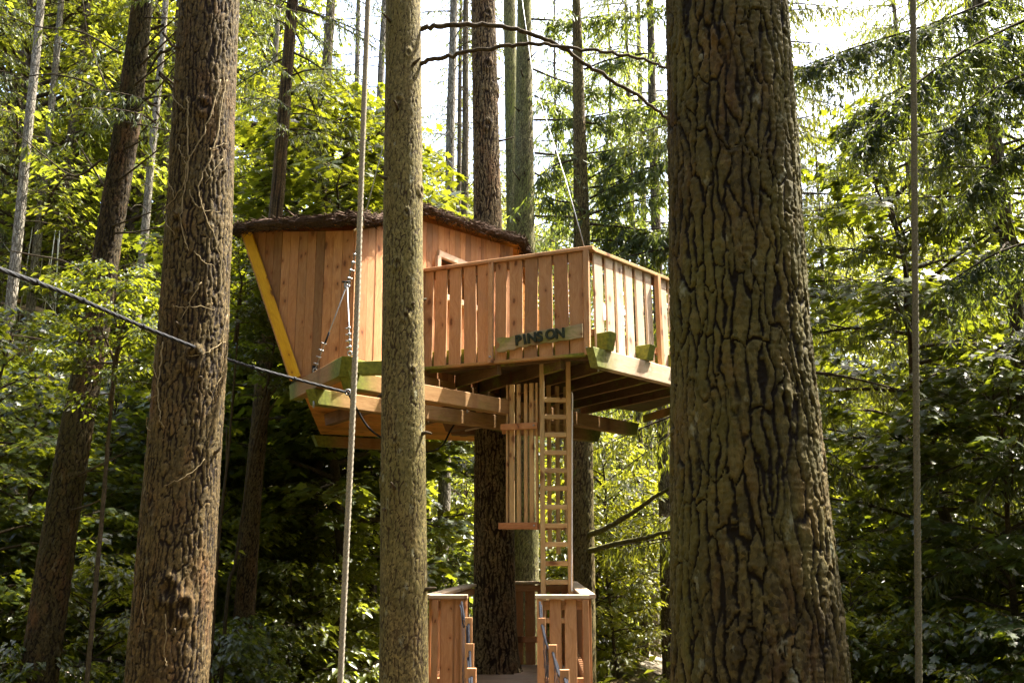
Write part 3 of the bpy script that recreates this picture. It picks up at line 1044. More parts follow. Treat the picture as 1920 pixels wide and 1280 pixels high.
HERO['mid'], PMID = hero('spruce_tree', 'slim olive-grey trunk standing in front of the cabin wall',
                         [(724, 789, 0), (716, 794, 640), (711, 804, 1280)], 7.2, M['bark_olive'], (1.5, 7.1), 150, 0.011, 0.030, 0.12, 0.005, 8, fw=0.005, sub=0.5, lump=0.02,
                         knots=[(-1.75, 4.6, 0.035), (-1.3, 5.0, 0.03), (-1.7, 5.9, 0.035), (-1.2, 6.3, 0.03), (-1.0, 3.8, 0.03), (-1.35, 4.2, 0.03), (-0.3, 5.2, 0.04), (-2.8, 3.0, 0.04), (-1.8, 3.3, 0.03)], ztop=20, crown=(1, 0.7, 5.0))
HERO['lean'], PLEAN = hero('spruce_tree', 'dark leaning trunk with bare twigs at the far left of the picture',
                           [(249, 286, 0), (222, 266, 200), (184, 230, 430), (155, 206, 600), (115, 173, 800), (80, 142, 1000), (36, 106, 1280)], 9.6, M['bark_dark'], (1.0, 9.0), 110, 0.018, 0.04, 0.12, 0.014, 12, ztop=17, crown=(0, 0.62, 2.4), lump=0.08)
HERO['main'], PMAIN = hero('spruce_tree', 'dark brown trunk that carries the tree house and rises through the lower platform',
                           [(884, 928, 0), (888, 941, 430), (890, 958, 800), (889, 964, 1000), (888, 968, 1180)], 11.4, M['bark_main'], (1.0, 10.6), 140, 0.013, 0.036, 0.24, 0.014, 15, fw=0.010,
                           knots=[(-0.7, 2.55, 0.04), (-1.3, 8.4, 0.06), (-1.4, 7.6, 0.06), (-1.2, 9.1, 0.05), (-0.1, 8.1, 0.06)], flare=(1.2, 0.28, 0.12), ztop=23, crown=(1, 0.8, 7.0))
HERO['b'], PB = hero('spruce_tree', 'mossy pale trunk right behind the cabin roof, right one of a close pair',
                     [(970, 996, 0), (963, 1003, 450), (964, 1010, 1000), (962, 1012, 1280)], 15.5, M['bark_green'], (0.8, 13.2), 90, 0.03, 0.036, 0.11, 0.009, 18, ztop=24, crown=(1, 0.8, 8.0))
HERO['b2'], PB2 = hero('spruce_tree', 'thin trunk behind the cabin roof, left one of a close pair',
                       [(944, 966, 0), (950, 976, 450), (956, 984, 1000)], 18.0, M['bark_green'], (4.0, 14.5), 70, 0.04, 0.036, 0.11, 0.008, 19, ztop=25, crown=(1, 0.8, 9.0))
HERO['c'], PC = hero('spruce_tree', 'greyish trunk with long bare limbs behind the balcony corner',
                     [(1073, 1088, 0), (1076, 1106, 430), (1070, 1112, 850), (1078, 1118, 1280)], 14.5, M['bark_olive'], (0.5, 12.5), 80, 0.03, 0.036, 0.12, 0.010, 21, ztop=21, crown=(3, 0.8, 8.5))
HERO['red'], PRED = hero('spruce_tree', 'reddish-brown lower trunk among the leaves under the yellow fascia',
                         [(474, 505, 760), (457, 490, 930), (428, 470, 1280)], 13.5, M['bark_brown'], (0.2, 6.5), 70, 0.03, 0.04, 0.12, 0.012, 24, ztop=16, crown=(0, 0.6, 4.0))


# ------------------------------------------------------------------ flat pieces cut from a sheet
def clip_half(poly, axis, val, keep_less):
    out = []
    n = len(poly)
    for i in range(n):
        a = poly[i]; b = poly[(i + 1) % n]
        ia = (a[axis] <= val) == keep_less or a[axis] == val
        ib = (b[axis] <= val) == keep_less or b[axis] == val
        if ia:
            out.append(a)
        if ia != ib:
            t = (val - a[axis]) / (b[axis] - a[axis])
            out.append((a[0] + (b[0] - a[0]) * t, a[1] + (b[1] - a[1]) * t))
    return out


def area2(p):
    return 0.5 * sum(p[i][0] * p[(i + 1) % len(p)][1] - p[(i + 1) % len(p)][0] * p[i][1] for i in range(len(p)))


def prism(name, poly, t, mat, parent, M4, bev=0.003):
    """poly in the local XY plane (grain along X), from z=0 to z=t"""
    if area2(poly) < 0:
        poly = poly[::-1]
    n = len(poly)
    cx = sum(p[0] for p in poly) / n; cy = sum(p[1] for p in poly) / n
    ins = []
    for (x, y) in poly:
        d = math.hypot(x - cx, y - cy) + 1e-6
        k = min(0.3, bev * 1.4 / d)
        ins.append((x + (cx - x) * k, y + (cy - y) * k))
    V = [(x, y, 0) for x, y in poly] + [(x, y, t - bev) for x, y in poly] + [(x, y, t) for x, y in ins]
    Fs = [tuple(range(n - 1, -1, -1)), tuple(range(2 * n, 3 * n))]
    for i in range(n):
        j = (i + 1) % n
        Fs.append((i, j, n + j, n + i)); Fs.append((n + i, n + j, 2 * n + j, 2 * n + i))
    me = bpy.data.meshes.new(name)
    me.from_pydata(V, [], Fs)
    me.materials.append(mat)
    return add(name, me, parent, M4)


def strips(name, poly, y0, widths, gap, t, mat, parent, M4, jit=0.0):
    y = y0
    ymax = max(p[1] for p in poly); ymin = min(p[1] for p in poly)
    i = 0
    while y < ymax:
        w = widths[i % len(widths)] if hasattr(widths, '__len__') else widths
        i += 1
        if y + w > ymin:
            q = clip_half(poly, 1, y + gap / 2, False)
            if len(q) > 2:
                q = clip_half(q, 1, y + w - gap / 2, True)
            if len(q) > 2 and abs(area2(q)) > 2e-4:
                q2 = []
                for p in q:
                    if not q2 or math.hypot(p[0] - q2[-1][0], p[1] - q2[-1][1]) > 1e-4:
                        q2.append(p)
                if math.hypot(q2[0][0] - q2[-1][0], q2[0][1] - q2[-1][1]) < 1e-4:
                    q2.pop()
                if len(q2) > 2:
                    prism(name, q2, t + random.uniform(-jit, jit), mat, parent, M4)
        y += w


def V3(x, y, zrel):
    return Vector((x, y, EZ + zrel))


UP = Vector((0, 0, 1))
# key plan points of the tree house (metres, heights relative to the eye)
I0 = Vector((-1.463, 8.816, 0))                  # re-entrant corner between the two front walls
D1 = Vector((-0.904, 0.427, 0)).normalized()     # along the left wall
D2 = Vector((0.53, 0.848, 0)).normalized()       # along the window wall
C0 = Vector((0.71, 9.0, 0))                      # balcony corner
DL = Vector((-0.906, 0.4226, 0)).normalized()
DR = Vector((0.643, 0.766, 0)).normalized()
NL = Vector((-0.4226, -0.906, 0)).normalized()
NR = Vector((0.766, -0.643, 0)).normalized()

house = thing('tree_house', 'wooden cabin with thatched roof and slatted balcony built high around a trunk', 'tree house', (-0.5, 11.0, EZ + 1.3))


def wall_frame(org, d, n_out, off=0.0):
    """local X = up (grain), local Y = along the wall, local Z = outwards"""
    x = UP; z = n_out; y = z.cross(x)
    sgn = 1.0 if y.dot(d) > 0 else -1.0
    o = org + n_out * off
    Mx = Matrix(((x.x, y.x, z.x, o.x), (x.y, y.y, z.y, o.y), (x.z, y.z, z.z, EZ), (0, 0, 0, 1)))
    return Mx, sgn


def wall(partname, org, d, n_out, polys, widths, gap, mat, backmat, grain='v', plank='plank', t=0.018, clad=True):
    Mx, sg = wall_frame(org, d, n_out)
    backs = []
    vs = []; fs = []
    for poly in polys:
        p = [(h, s * sg) for h, s in poly]
        if area2(p) < 0: p = p[::-1]
        b = len(vs)
        n = len(p)
        vs += [(x, y, -0.05) for x, y in p] + [(x, y, -0.003) for x, y in p]
        fs.append(tuple(range(b + n - 1, b - 1, -1))); fs.append(tuple(range(b + n, b + 2 * n)))
        for i in range(n):
            j = (i + 1) % n
            fs.append((b + i, b + j, b + n + j, b + n + i))
    me = bpy.data.meshes.new(partname)
    me.from_pydata(vs, [], fs)
    me.materials.append(backmat)
    root = add(partname, me, house, Mx)
    if clad:
        for poly in polys:
            if grain == 'v':
                p = [(h, s * sg) for h, s in poly]
                strips(plank, p, -6.0 + 0.013, widths, gap, t, mat, root, Mx, 0.0025)
            else:
                Mh = Mx @ Matrix(((0, 1, 0, 0), (1, 0, 0, 0), (0, 0, -1, 0), (0, 0, 0, 1)))
                Mh = Mx @ Matrix.Rotation(math.pi / 2, 4, 'Z')
                # local X' = along wall, Y' = -up
                p = [(s * sg, -h) for h, s in poly]
                strips(plank, p, -6.0, widths, gap, t, mat, root, Mh, 0.002)
    return root


N1 = Vector((-0.427, -0.904, 0)).normalized()
N2 = Vector((0.848, -0.53, 0)).normalized()
w1 = wall('front_wall', I0, D1, N1, [[(1.60, 0.0), (2.935, 0.0), (3.10, 1.25), (1.60, 0.572)]], [0.098, 0.104, 0.1, 0.096, 0.102], 0.004, M['larch'], M['inside'])
WS0, WS1, WH0, WH1 = 1.30, 2.14, 2.62, 3.02


def top2(s):
    pts = [(0, 2.935), (0.30, 3.06), (0.734, 3.30), (2.75, 3.51)]
    for (a, ha), (b, hb) in zip(pts, pts[1:]):
        if s <= b:
            return ha + (hb - ha) * (s - a) / (b - a)
    return 3.51


w2 = wall('window_wall', I0, D2, N2, [
    [(1.74, 0.0), (top2(0), 0.0), (top2(0.30), 0.30), (1.74, 0.30)],
    [(1.74, 0.30), (top2(0.30), 0.30), (top2(0.734), 0.734), (1.74, 0.734)],
    [(1.74, 0.734), (top2(0.734), 0.734), (top2(WS0), WS0), (1.74, WS0)],
    [(1.74, WS0), (WH0, WS0), (WH0, WS1), (1.74, WS1)],
    [(WH1, WS0), (top2(WS0), WS0), (top2(WS1), WS1), (WH1, WS1)],
    [(1.74, WS1), (top2(WS1), WS1), (3.51, 2.75), (1.74, 2.75)]], [0.098, 0.104, 0.1, 0.096, 0.102], 0.004, M['larch'], M['inside'])
w3 = wall('side_wall', I0, D2, N2, [[(1.74, 2.76), (3.30, 2.76), (2.55, 3.80), (1.74, 3.80)]], [0.11], 0.005, M['orange'], M['inside'], grain='h')
# plain walls on the far sides
BL = Vector((-2.55, 13.2, 0)); BR = Vector((-0.55, 14.1, 0)); LB = I0 + D1 * 0.572; LT = I0 + D1 * 1.25
E3 = I0 + D2 * 3.80


def far_wall(name, a, b, h0, ha, hb):
    d = (b - a).normalized(); n = Vector((d.y, -d.x, 0))
    c = Vector((-1.0, 11.4, 0))
    if (a - c).dot(n) < 0: n = -n
    L = (b - a).length
    wall(name, a, d, n, [[(h0, 0), (ha, 0), (hb, L), (h0, L)]], [0.1], 0.004, M['larch'], M['larch'])


far_wall('back_wall', BL, BR, 1.62, 3.35, 3.45)
far_wall('back_wall', BR, E3, 1.62, 3.40, 2.62)
# left flank leans outwards: its foot at LB, its eave at LT
def sheet(name, pts, mat, parent, th=0.02):
    pts = [Vector(p) for p in pts]
    n = (pts[1] - pts[0]).cross(pts[2] - pts[0]).normalized()
    k = len(pts)
    V = [tuple(p) for p in pts] + [tuple(p + n * th) for p in pts]
    Fs = [tuple(range(k - 1, -1, -1)), tuple(range(k, 2 * k))] + [(i, (i + 1) % k, k + (i + 1) % k, k + i) for i in range(k)]
    me = bpy.data.meshes.new(name); me.from_pydata(V, [], Fs); me.materials.append(mat)
    return add(name, me, parent)


BLt = BL + Vector((-0.45, 0.05, 0))
sheet('flank_wall', [(LB.x, LB.y + 0.02, EZ + 1.62), (LT.x, LT.y + 0.02, EZ + 3.08), (BLt.x, BLt.y, EZ + 3.33), (BL.x, BL.y, EZ + 1.62)], M['larch'], house)

# slanting yellow corner board (two faces) on the left edge
ya = I0 + D1 * 0.555 + N1 * 0.046; yb = I0 + D1 * 1.232 + N1 * 0.046
board('corner_board', (ya.x, ya.y, EZ + 1.585), (yb.x, yb.y, EZ + 3.095), 0.105, 0.022, N1, M['yellow'], house)
yc = I0 + D1 * 0.615 + N1 * 0.02; yd = I0 + D1 * 1.292 + N1 * 0.02
board('corner_board', (yc.x, yc.y, EZ + 1.575), (yd.x, yd.y, EZ + 3.085), 0.03, 0.05, N1, M['larch'], house)

# window frame
Mw, sgw = wall_frame(I0, D2, N2)


def on2(s, h, off=0.0):
    p = I0 + D2 * s + N2 * off
    return Vector((p.x, p.y, EZ + h))


win = board('window_frame', on2(WS0 - 0.03, WH1 + 0.03, 0.03), on2(WS1 + 0.03, WH1 + 0.03, 0.03), 0.065, 0.04, N2, M['frame'], house)
board('frame_side', on2(WS0 - 0.03, WH0 - 0.05, 0.033), on2(WS0 - 0.03, WH1 - 0.004, 0.033), 0.065, 0.04, N2, M['frame'], win)
board('frame_side', on2(WS1 + 0.03, WH0 - 0.05, 0.033), on2(WS1 + 0.03, WH1 - 0.004, 0.033), 0.065, 0.04, N2, M['frame'], win)
board('sill', on2(WS0 + 0.004, WH0 - 0.02, 0.045), on2(WS1 - 0.004, WH0 - 0.02, 0.045), 0.06, 0.07, N2, M['frame'], win)
board('frame_mullion', on2(WS0 + 0.44, WH0, -0.02), on2(WS0 + 0.44, WH1, -0.02), 0.035, 0.03, N2, M['orange'], win)
# framed opening in the boarded side wall
w3f = board('window_frame', on2(2.85, 2.42, 0.04), on2(3.65, 2.42, 0.04), 0.06, 0.035, N2, M['frame'], house)
board('frame_side', on2(2.87, 1.80, 0.042), on2(2.87, 2.385, 0.042), 0.05, 0.035, N2, M['frame'], w3f)
board('frame_side', on2(3.63, 1.80, 0.042), on2(3.63, 2.385, 0.042), 0.05, 0.035, N2, M['frame'], w3f)
board('rim_board', on2(-0.02, 1.675, 0.012), on2(3.8, 1.675, 0.012), 0.125, 0.03, N2, M['beam'], house)
p0 = I0 + D1 * 0.0 + N1 * 0.0
board('rim_board', V3(I0.x, I0.y, 1.59) + N1 * 0.0, V3(LB.x, LB.y, 1.59), 0.05, 0.04, N1, M['larch'], house)

# cabin floor seen from below
floor_poly = [I0, E3, Vector((0.0, 13.3, 0)), BR, BL, LB]
gd = Vector((0.92, 0.39, 0)).normalized(); gp = Vector((-gd.y, gd.x, 0))
Mf = Matrix(((gd.x, gp.x, 0, 0), (gd.y, gp.y, 0, 0), (0, 0, 1, EZ + 1.575), (0, 0, 0, 1)))
Mfd = Mf @ Matrix.Rotation(math.pi, 4, 'X')
fp = [(q.dot(gd), q.dot(gp)) for q in floor_poly]
base = prism('cabin_floor', [(a, b) for a, b in fp], 0.03, M['orange'], house, Mf @ Matrix.Translation((0, 0, 0.022)))
strips('floor_board', [(a, -b) for a, b in fp], -20.0, [0.135], 0.004, 0.02, M['orange'], base, Mfd @ Matrix.Translation((0, 0, -0.02)), 0.001)

# beams
def beam(a, b, zc, hgt, wid, mat, name='beam', ch=0.06):
    return board(name, V3(a[0], a[1], zc), V3(b[0], b[1], zc), wid, hgt, UP, mat, house, ch)


beam((-1.34, 7.97), (-2.08, 9.39), 1.505, 0.155, 0.10, M['beam'])
beam((-1.386, 8.045), (1.412, 11.387), 1.405, 0.14, 0.12, M['beam'])
beam((-1.77, 8.60), (1.00, 11.63), 1.352, 0.135, 0.12, M['beam'])
beam((-2.45, 12.2), (-0.93, 13.0), 1.37, 0.13, 0.11, M['beam'])
beam((-1.30, 8.08), (-0.78, 7.98), 1.50, 0.11, 0.08, M['beam'])
for k in range(3):                           # floor bearers over the beams
    s = 1.1 + 0.95 * k
    a = Vector((-1.75, 8.6, 0)) + Vector((0.67, 0.74, 0)) * s
    b = a + Vector((-0.5, 0.866, 0)) * (2.2 - 0.2 * k)
    beam(a, b, 1.505, 0.135, 0.08, M['beam_dark'], 'bearer')
# dark clamping logs round the trunk
board('clamp_log', P(833, 800, 10.95), P(963, 776, 10.75), 0.13, 0.13, UP, M['beam_dark'], house, 0.03)
board('clamp_log', P(842, 806, 11.72), P(1010, 806, 11.72), 0.13, 0.12, UP, M['beam_dark'], house, 0.03)
board('clamp_block', P(905, 791, 10.88), P(958, 803, 11.15), 0.09, 0.11, UP, M['beam'], house)
board('wedge', P(873, 807, 10.8), P(905, 800, 10.9), 0.035, 0.02, UP, M['pale'], house)

# ------------------------------------------------------------------ balcony deck
dj = Vector((-0.5, 0.866, 0)); db = Vector((0.866, 0.5, 0))
deck_poly = [C0, Vector((2.12, 10.68, 0)), Vector((2.02, 11.95, 0)), Vector((1.72, 12.9, 0)), Vector((0.57, 12.02, 0)), Vector((-0.885, 9.744, 0))]
bp = Vector((-db.y, db.x, 0))
Md = Matrix(((db.x, bp.x, 0, 0), (db.y, bp.y, 0, 0), (0, 0, 1, EZ + 1.822), (0, 0, 0, 1)))
deck = board('deck', V3(C0.x, C0.y, 1.795) + DL * 0.02 - NL * 0.05, V3(-0.885, 9.744, 1.795) - NL * 0.05, 0.04, 0.05, UP, M['deck_shade'], house)
strips('deck_board', [(q.dot(db), q.dot(bp)) for q in deck_poly], -20.0, [0.142], 0.006, 0.026, M['deck_shade'], deck, Md)


def poly_line_range(poly, o, d):
    """entry/exit of the line o+d*t in a convex polygon"""
    n = Vector((-d.y, d.x, 0)); ts = []
    for i in range(len(poly)):
        a = poly[i]; b = poly[(i + 1) % len(poly)]
        sa = (a - o).dot(n); sb = (b - o).dot(n)
        if sa * sb < 0:
            q = a + (b - a) * (sa / (sa - sb)); ts.append((q - o).dot(d))
    return (min(ts), max(ts)) if len(ts) > 1 else None


k = 0
for i in range(9):
    o = C0 + DR * (0.25 + 0.40 * (i - 4))
    r = poly_line_range(deck_poly, o, dj)
    if r and r[1] - r[0] > 0.25:
        a = o + dj * (r[0] + 0.03); b = o + dj * (r[1] - 0.03)
        board('joist', V3(a.x, a.y, 1.755), V3(b.x, b.y, 1.755), 0.045, 0.13, UP, M['deck_shade'], deck, 0.0, M['beam'])  # lighter underside paints the lit bottom edge, dark sides paint the shade
# edge boards
def edge(a, b, name, mat, zc, hgt, w):
    return board(name, V3(a.x, a.y, zc), V3(b.x, b.y, zc), w, hgt, UP, mat, house)


edge(C0 + DL * 0.03, C0 + DL * 1.76, 'edge_board', M['beam'], 1.808, 0.03, 0.06)
edge(deck_poly[2], deck_poly[3], 'edge_board', M['beam'], 1.735, 0.10, 0.03)
edge(deck_poly[1], deck_poly[2], 'edge_board', M['beam'], 1.735, 0.10, 0.03)
bs = board('side_beam', V3(C0.x, C0.y, 1.765) - DR * 0.09 + NR * 0.07, V3(2.16, 10.73, 1.765) + NR * 0.07, 0.085, 0.175, UP, M['beam_pale'], house, 0.07)
for u, hh in ((1121, 0.17), (1195, 0.15), (1252, 0.15)):
    kk = (u - 960) / F / 0.974
    s = (kk * C0.y - C0.x) / (DR.x - kk * DR.y)
    q = C0 + DR * s
    a = V3(q.x, q.y, 1.935) - NR * 0.30; b = V3(q.x, q.y, 1.935) + NR * 0.17
    board('beam_end', a, b, 0.11, hh, UP, M['mossbeam'], house, 0.035)

# ------------------------------------------------------------------ balcony railing
def s_on(u, v, org, d):
    a = (u - 960) / F; b = (640 - v) / F
    kk = a / (CT - b * ST)
    return (kk * org.y - org.x) / (d.x - kk * d.y)


ZT = 2.80
railL = board('railing', V3(C0.x, C0.y, ZT - 0.045) + DL * 0.03 - NL * 0.022, V3(C0.x, C0.y, ZT - 0.045) + DL * 1.75 - NL * 0.022, 0.04, 0.075, UP, M['larch'], house)
cap = board('cap_rail', V3(C0.x, C0.y, ZT + 0.018) - DL * 0.07 - NL * 0.005, V3(C0.x, C0.y, ZT + 0.018) + DL * 1.76 - NL * 0.005, 0.105, 0.034, UP, M['rail'], railL)
board('lower_rail', V3(C0.x, C0.y, 1.90) + DL * 0.03 - NL * 0.045, V3(C0.x, C0.y, 1.90) + DL * 1.75 - NL * 0.045, 0.05, 0.16, UP, M['mossbeam'], railL)
Lp = [(790, 813), (817, 839), (844, 866), (871.5, 894), (897, 919), (930, 951), (957, 981), (985, 1009), (1012, 1037), (1041, 1067), (1069, 1096)]
for i, (ua, ub) in enumerate(Lp):
    s0 = s_on(ua, 590, C0, DL); s1 = s_on(ub, 590, C0, DL)
    sc = (s0 + s1) / 2; w = abs(s1 - s0)
    tl = random.uniform(-0.008, 0.008)
    a = V3(C0.x, C0.y, 1.812 + random.uniform(-0.008, 0.012)) + DL * (sc + tl) + NL * 0.012
    b = V3(C0.x, C0.y, ZT - 0.004) + DL * (sc - tl) + NL * 0.012
    board('plank', a, b, w, 0.022, NL, M['rail'], railL)
for (u0, u1) in ((920, 928.5), (1099, 1109)):
    s0 = s_on(u0, 590, C0, DL); s1 = s_on(u1, 590, C0, DL)
    sc = (s0 + s1) / 2
    po = board('post', V3(C0.x, C0.y, 1.80) + DL * sc + NL * 0.045, V3(C0.x, C0.y, ZT - 0.003) + DL * sc + NL * 0.045, abs(s1 - s0), 0.04, NL, M['rail'], railL)
    for zz in (1.855,):
        bo = V3(C0.x, C0.y, zz) + DL * sc + NL * 0.064
        tube('bolt', [bo, bo + NL * 0.008], 0.010, M['steel'], po, 8)

railR = board('railing', V3(C0.x, C0.y, ZT - 0.045) + DR * 0.05 - NR * 0.022, V3(C0.x, C0.y, ZT - 0.045) + DR * 2.1 - NR * 0.022, 0.04, 0.075, UP, M['larch'], house)
board('cap_rail', V3(C0.x, C0.y, ZT + 0.0185) + DR * 0.055 - NR * 0.005, V3(C0.x, C0.y, ZT + 0.0185) + DR * 2.15 - NR * 0.005, 0.105, 0.034, UP, M['batten'], railR)
board('lower_rail', V3(C0.x, C0.y, 2.03) + DR * 0.05 - NR * 0.03, V3(C0.x, C0.y, 2.03) + DR * 2.1 - NR * 0.03, 0.04, 0.07, UP, M['larch'], railR)
Rp = [(1107, 1125), (1129, 1145), (1148, 1163), (1166, 1181), (1185, 1200), (1204, 1217), (1231, 1244), (1247, 1261)]
for i, (ua, ub) in enumerate(Rp):
    s0 = s_on(ua, 510, C0, DR); s1 = s_on(ub, 510, C0, DR)
    s0 += 0.02
    sc = (s0 + s1) / 2; w = abs(s1 - s0)
    a = V3(C0.x, C0.y, 1.80) + DR * (sc + 0.03) + NR * 0.012
    b = V3(C0.x, C0.y, ZT - 0.004) + DR * (sc + random.uniform(-0.006, 0.006)) + NR * 0.012
    board('plank', a, b, w, 0.024, NR, M['pale'], railR)
sN = s_on(1261, 510, C0, DR)
while sN < 2.05:
    sN += 0.19
    board('plank', V3(C0.x, C0.y, 1.80) + DR * sN + NR * 0.012, V3(C0.x, C0.y, ZT - 0.004) + DR * sN + NR * 0.012, 0.14, 0.024, NR, M['pale'], railR)
sc = s_on(1224, 510, C0, DR)
board('post', V3(C0.x, C0.y, 1.74) + DR * (sc + 0.03) + NR * 0.05, V3(C0.x, C0.y, ZT - 0.003) + DR * sc + NR * 0.05, 0.055, 0.05, NR, M['plat'], railR)
# far side of the balcony
B1 = deck_poly[1]; B2 = deck_poly[2]; DB = (B2 - B1).normalized(); NB = Vector((DB.y, -DB.x, 0))
railB = board('railing', V3(B1.x, B1.y, ZT - 0.045), V3(B2.x, B2.y, ZT - 0.045), 0.04, 0.075, UP, M['larch'], house)
board('cap_rail', V3(B1.x, B1.y, ZT + 0.018), V3(B2.x, B2.y, ZT + 0.018), 0.10, 0.034, UP, M['rail'], railB)
for i in range(8):
    q = B1 + DB * (0.09 + i * 0.155)
    board('plank', V3(q.x, q.y, 1.80) + NB * 0.033, V3(q.x, q.y, ZT - 0.005) + NB * 0.033, 0.12, 0.022, NB, M['pale'], railB)

# ------------------------------------------------------------------ thatched roof
eave = [(-2.55, 13.6, 3.40), (-3.02, 13.3, 3.38), (LT.x - 0.13, LT.y + 0.9, 3.24), (LT.x - 0.10, LT.y - 0.06, 3.10), (I0.x - 0.55, I0.y + 0.13, 3.055), (I0.x - 0.22, I0.y - 0.05, 3.01), (I0.x + 0.02, I0.y - 0.10, 3.02),
        tuple(I0 + D2 * 0.30 + N2 * 0.07)[:2] + (3.12,), tuple(I0 + D2 * 0.68 + N2 * 0.08)[:2] + (3.36,), tuple(I0 + D2 * 0.95 + N2 * 0.09)[:2] + (3.41,),
        tuple(I0 + D2 * 1.9 + N2 * 0.10)[:2] + (3.49,), tuple(I0 + D2 * 2.78 + N2 * 0.11)[:2] + (3.575,)]
ev = catmull([V3(*p) for p in eave], 10)
rimpts = np.array([tuple(p) for p in ev])
far_e = [V3(0.25, 12.2, 3.5), V3(0.1, 13.4, 3.45), V3(-0.4, 14.3, 3.45)]
loop = [tuple(p) for p in ev] + [tuple(p) for p in catmull([Vector(rimpts[-1])] + far_e + [Vector(rimpts[0])], 8)[1:-1]]
loop = np.array(loop)
ctr = np.array([-1.15, 11.5, EZ + 3.72])
rings = 7
V = []; 
for r in range(rings):
    f = r / (rings - 1)
    ring = loop * (1 - f) + ctr * f
    ring[:, 2] += 0.012 + 0.16 * math.sin(math.pi * f * 0.5) * (1 - f)
    ring[:, 2] += 0.025 * vnoise(ring[:, 0] * 6, ring[:, 1] * 6, 0, 9)
    V.append(ring)
n = len(loop)
V = np.vstack(V + [loop * (1 - 0.02) + ctr * 0.02 + np.array([0, 0, -0.012])])
Q = []
for r in range(rings - 1):
    for k in range(n):
        k2 = (k + 1) % n
        Q.append((r * n + k, r * n + k2, (r + 1) * n + k2, (r + 1) * n + k))
top_n = len(Q)
roof = add('roof', mesh_np('roof', V, np.array(Q), M['thatch'], True), house)
# inside lining of the roof
lin = loop * 0.985 + ctr * 0.015 + np.array([0, 0, -0.02])
Vl = np.vstack([lin, lin * 0.0 + ctr + np.array([0, 0, -0.06])])[: n + 1]
Tl = np.array([(n, (k + 1) % n, k) for k in range(n)])
add('roof_lining', mesh_np('roof_lining', Vl, Tl, M['orange']), roof)
# rolled thatch edge: an uneven bundle along the whole eave
full = np.vstack([loop, loop[:1]])
dense = []
for a, b in zip(full[:-1], full[1:]):
    m = max(1, int(np.linalg.norm(b - a) / 0.03))
    for t in range(m):
        dense.append(a + (b - a) * t / m)
dense = np.array(dense)
tan = np.roll(dense, -1, 0) - np.roll(dense, 1, 0)
tan = unit(tan)
outd = unit(np.cross(tan, np.array([0, 0, 1.0])))
cen = dense - ctr
flip = np.sign(np.sum(outd * cen, 1))[:, None]
outd = outd * flip
seg = 18
th = np.linspace(0, 2 * np.pi, seg, endpoint=False)
Vr = []
for i in range(len(dense)):
    rr = 0.036 + 0.008 * math.sin(i * 0.13) + 0.007 * math.sin(i * 0.41 + 1)
    nz = fbm(np.full(seg, i * 0.16), np.cos(th) * 2.2, np.sin(th) * 2.2, 3, 77)
    nz2 = fbm(np.full(seg, i * 0.05), np.cos(th) * 7, np.sin(th) * 7, 2, 78)
    r = rr * (1 + 0.34 * nz + 0.16 * nz2)
    Vr.append(dense[i] + np.array([0, 0, 0.012]) + outd[i] * (np.cos(th) * r * 1.25)[:, None] + np.array([0, 0, 1.0]) * (np.sin(th) * r * 0.95)[:, None])
Vr = np.vstack(Vr)
nd = len(dense)
i = np.arange(nd)[:, None]; k = np.arange(seg)[None, :]
Qr = np.stack([i * seg + k, i * seg + (k + 1) % seg, ((i + 1) % nd) * seg + (k + 1) % seg, ((i + 1) % nd) * seg + k], -1).reshape(-1, 4)
add('thatch_edge', mesh_np('thatch_edge', Vr, Qr, M['thatch'], True), roof)
# loose heather straws
rs = np.random.RandomState(5)
ns = 16000
ii = rs.randint(0, nd, ns)
ang = rs.rand(ns) * 2 * np.pi
rr = 0.036 + 0.014 * rs.rand(ns)
ps = dense[ii] + np.array([0, 0, 0.012]) + outd[ii] * (np.cos(ang) * rr * 1.25)[:, None] + np.array([0, 0, 1.0]) * (np.sin(ang) * rr * 0.95)[:, None] + tan[ii] * (rs.rand(ns, 1) - 0.5) * 0.06
axd = tan[ii] * (rs.choice([-1, 1], ns) * (0.5 + rs.rand(ns)))[:, None] + outd[ii] * (np.cos(ang) * 0.30 * rs.rand(ns))[:, None] + np.array([0, 0, 1.0]) * (np.sin(ang) * 0.34 * rs.rand(ns))[:, None] + rs.randn(ns, 3) * 0.14
Vs, Ts = kites(ps, axd, rs.randn(ns, 3), 0.05 + 0.09 * rs.rand(ns), 0.005 + 0.004 * rs.rand(ns), 0.1)
tag(add('thatch_straw', mesh_np('thatch_straw', Vs, Ts, M['thatch']), roof), kind='stuff')
board('batten', P(664, 433, 8.66), P(682, 424, 8.66), 0.035, 0.02, UP, M['batten'], roof)

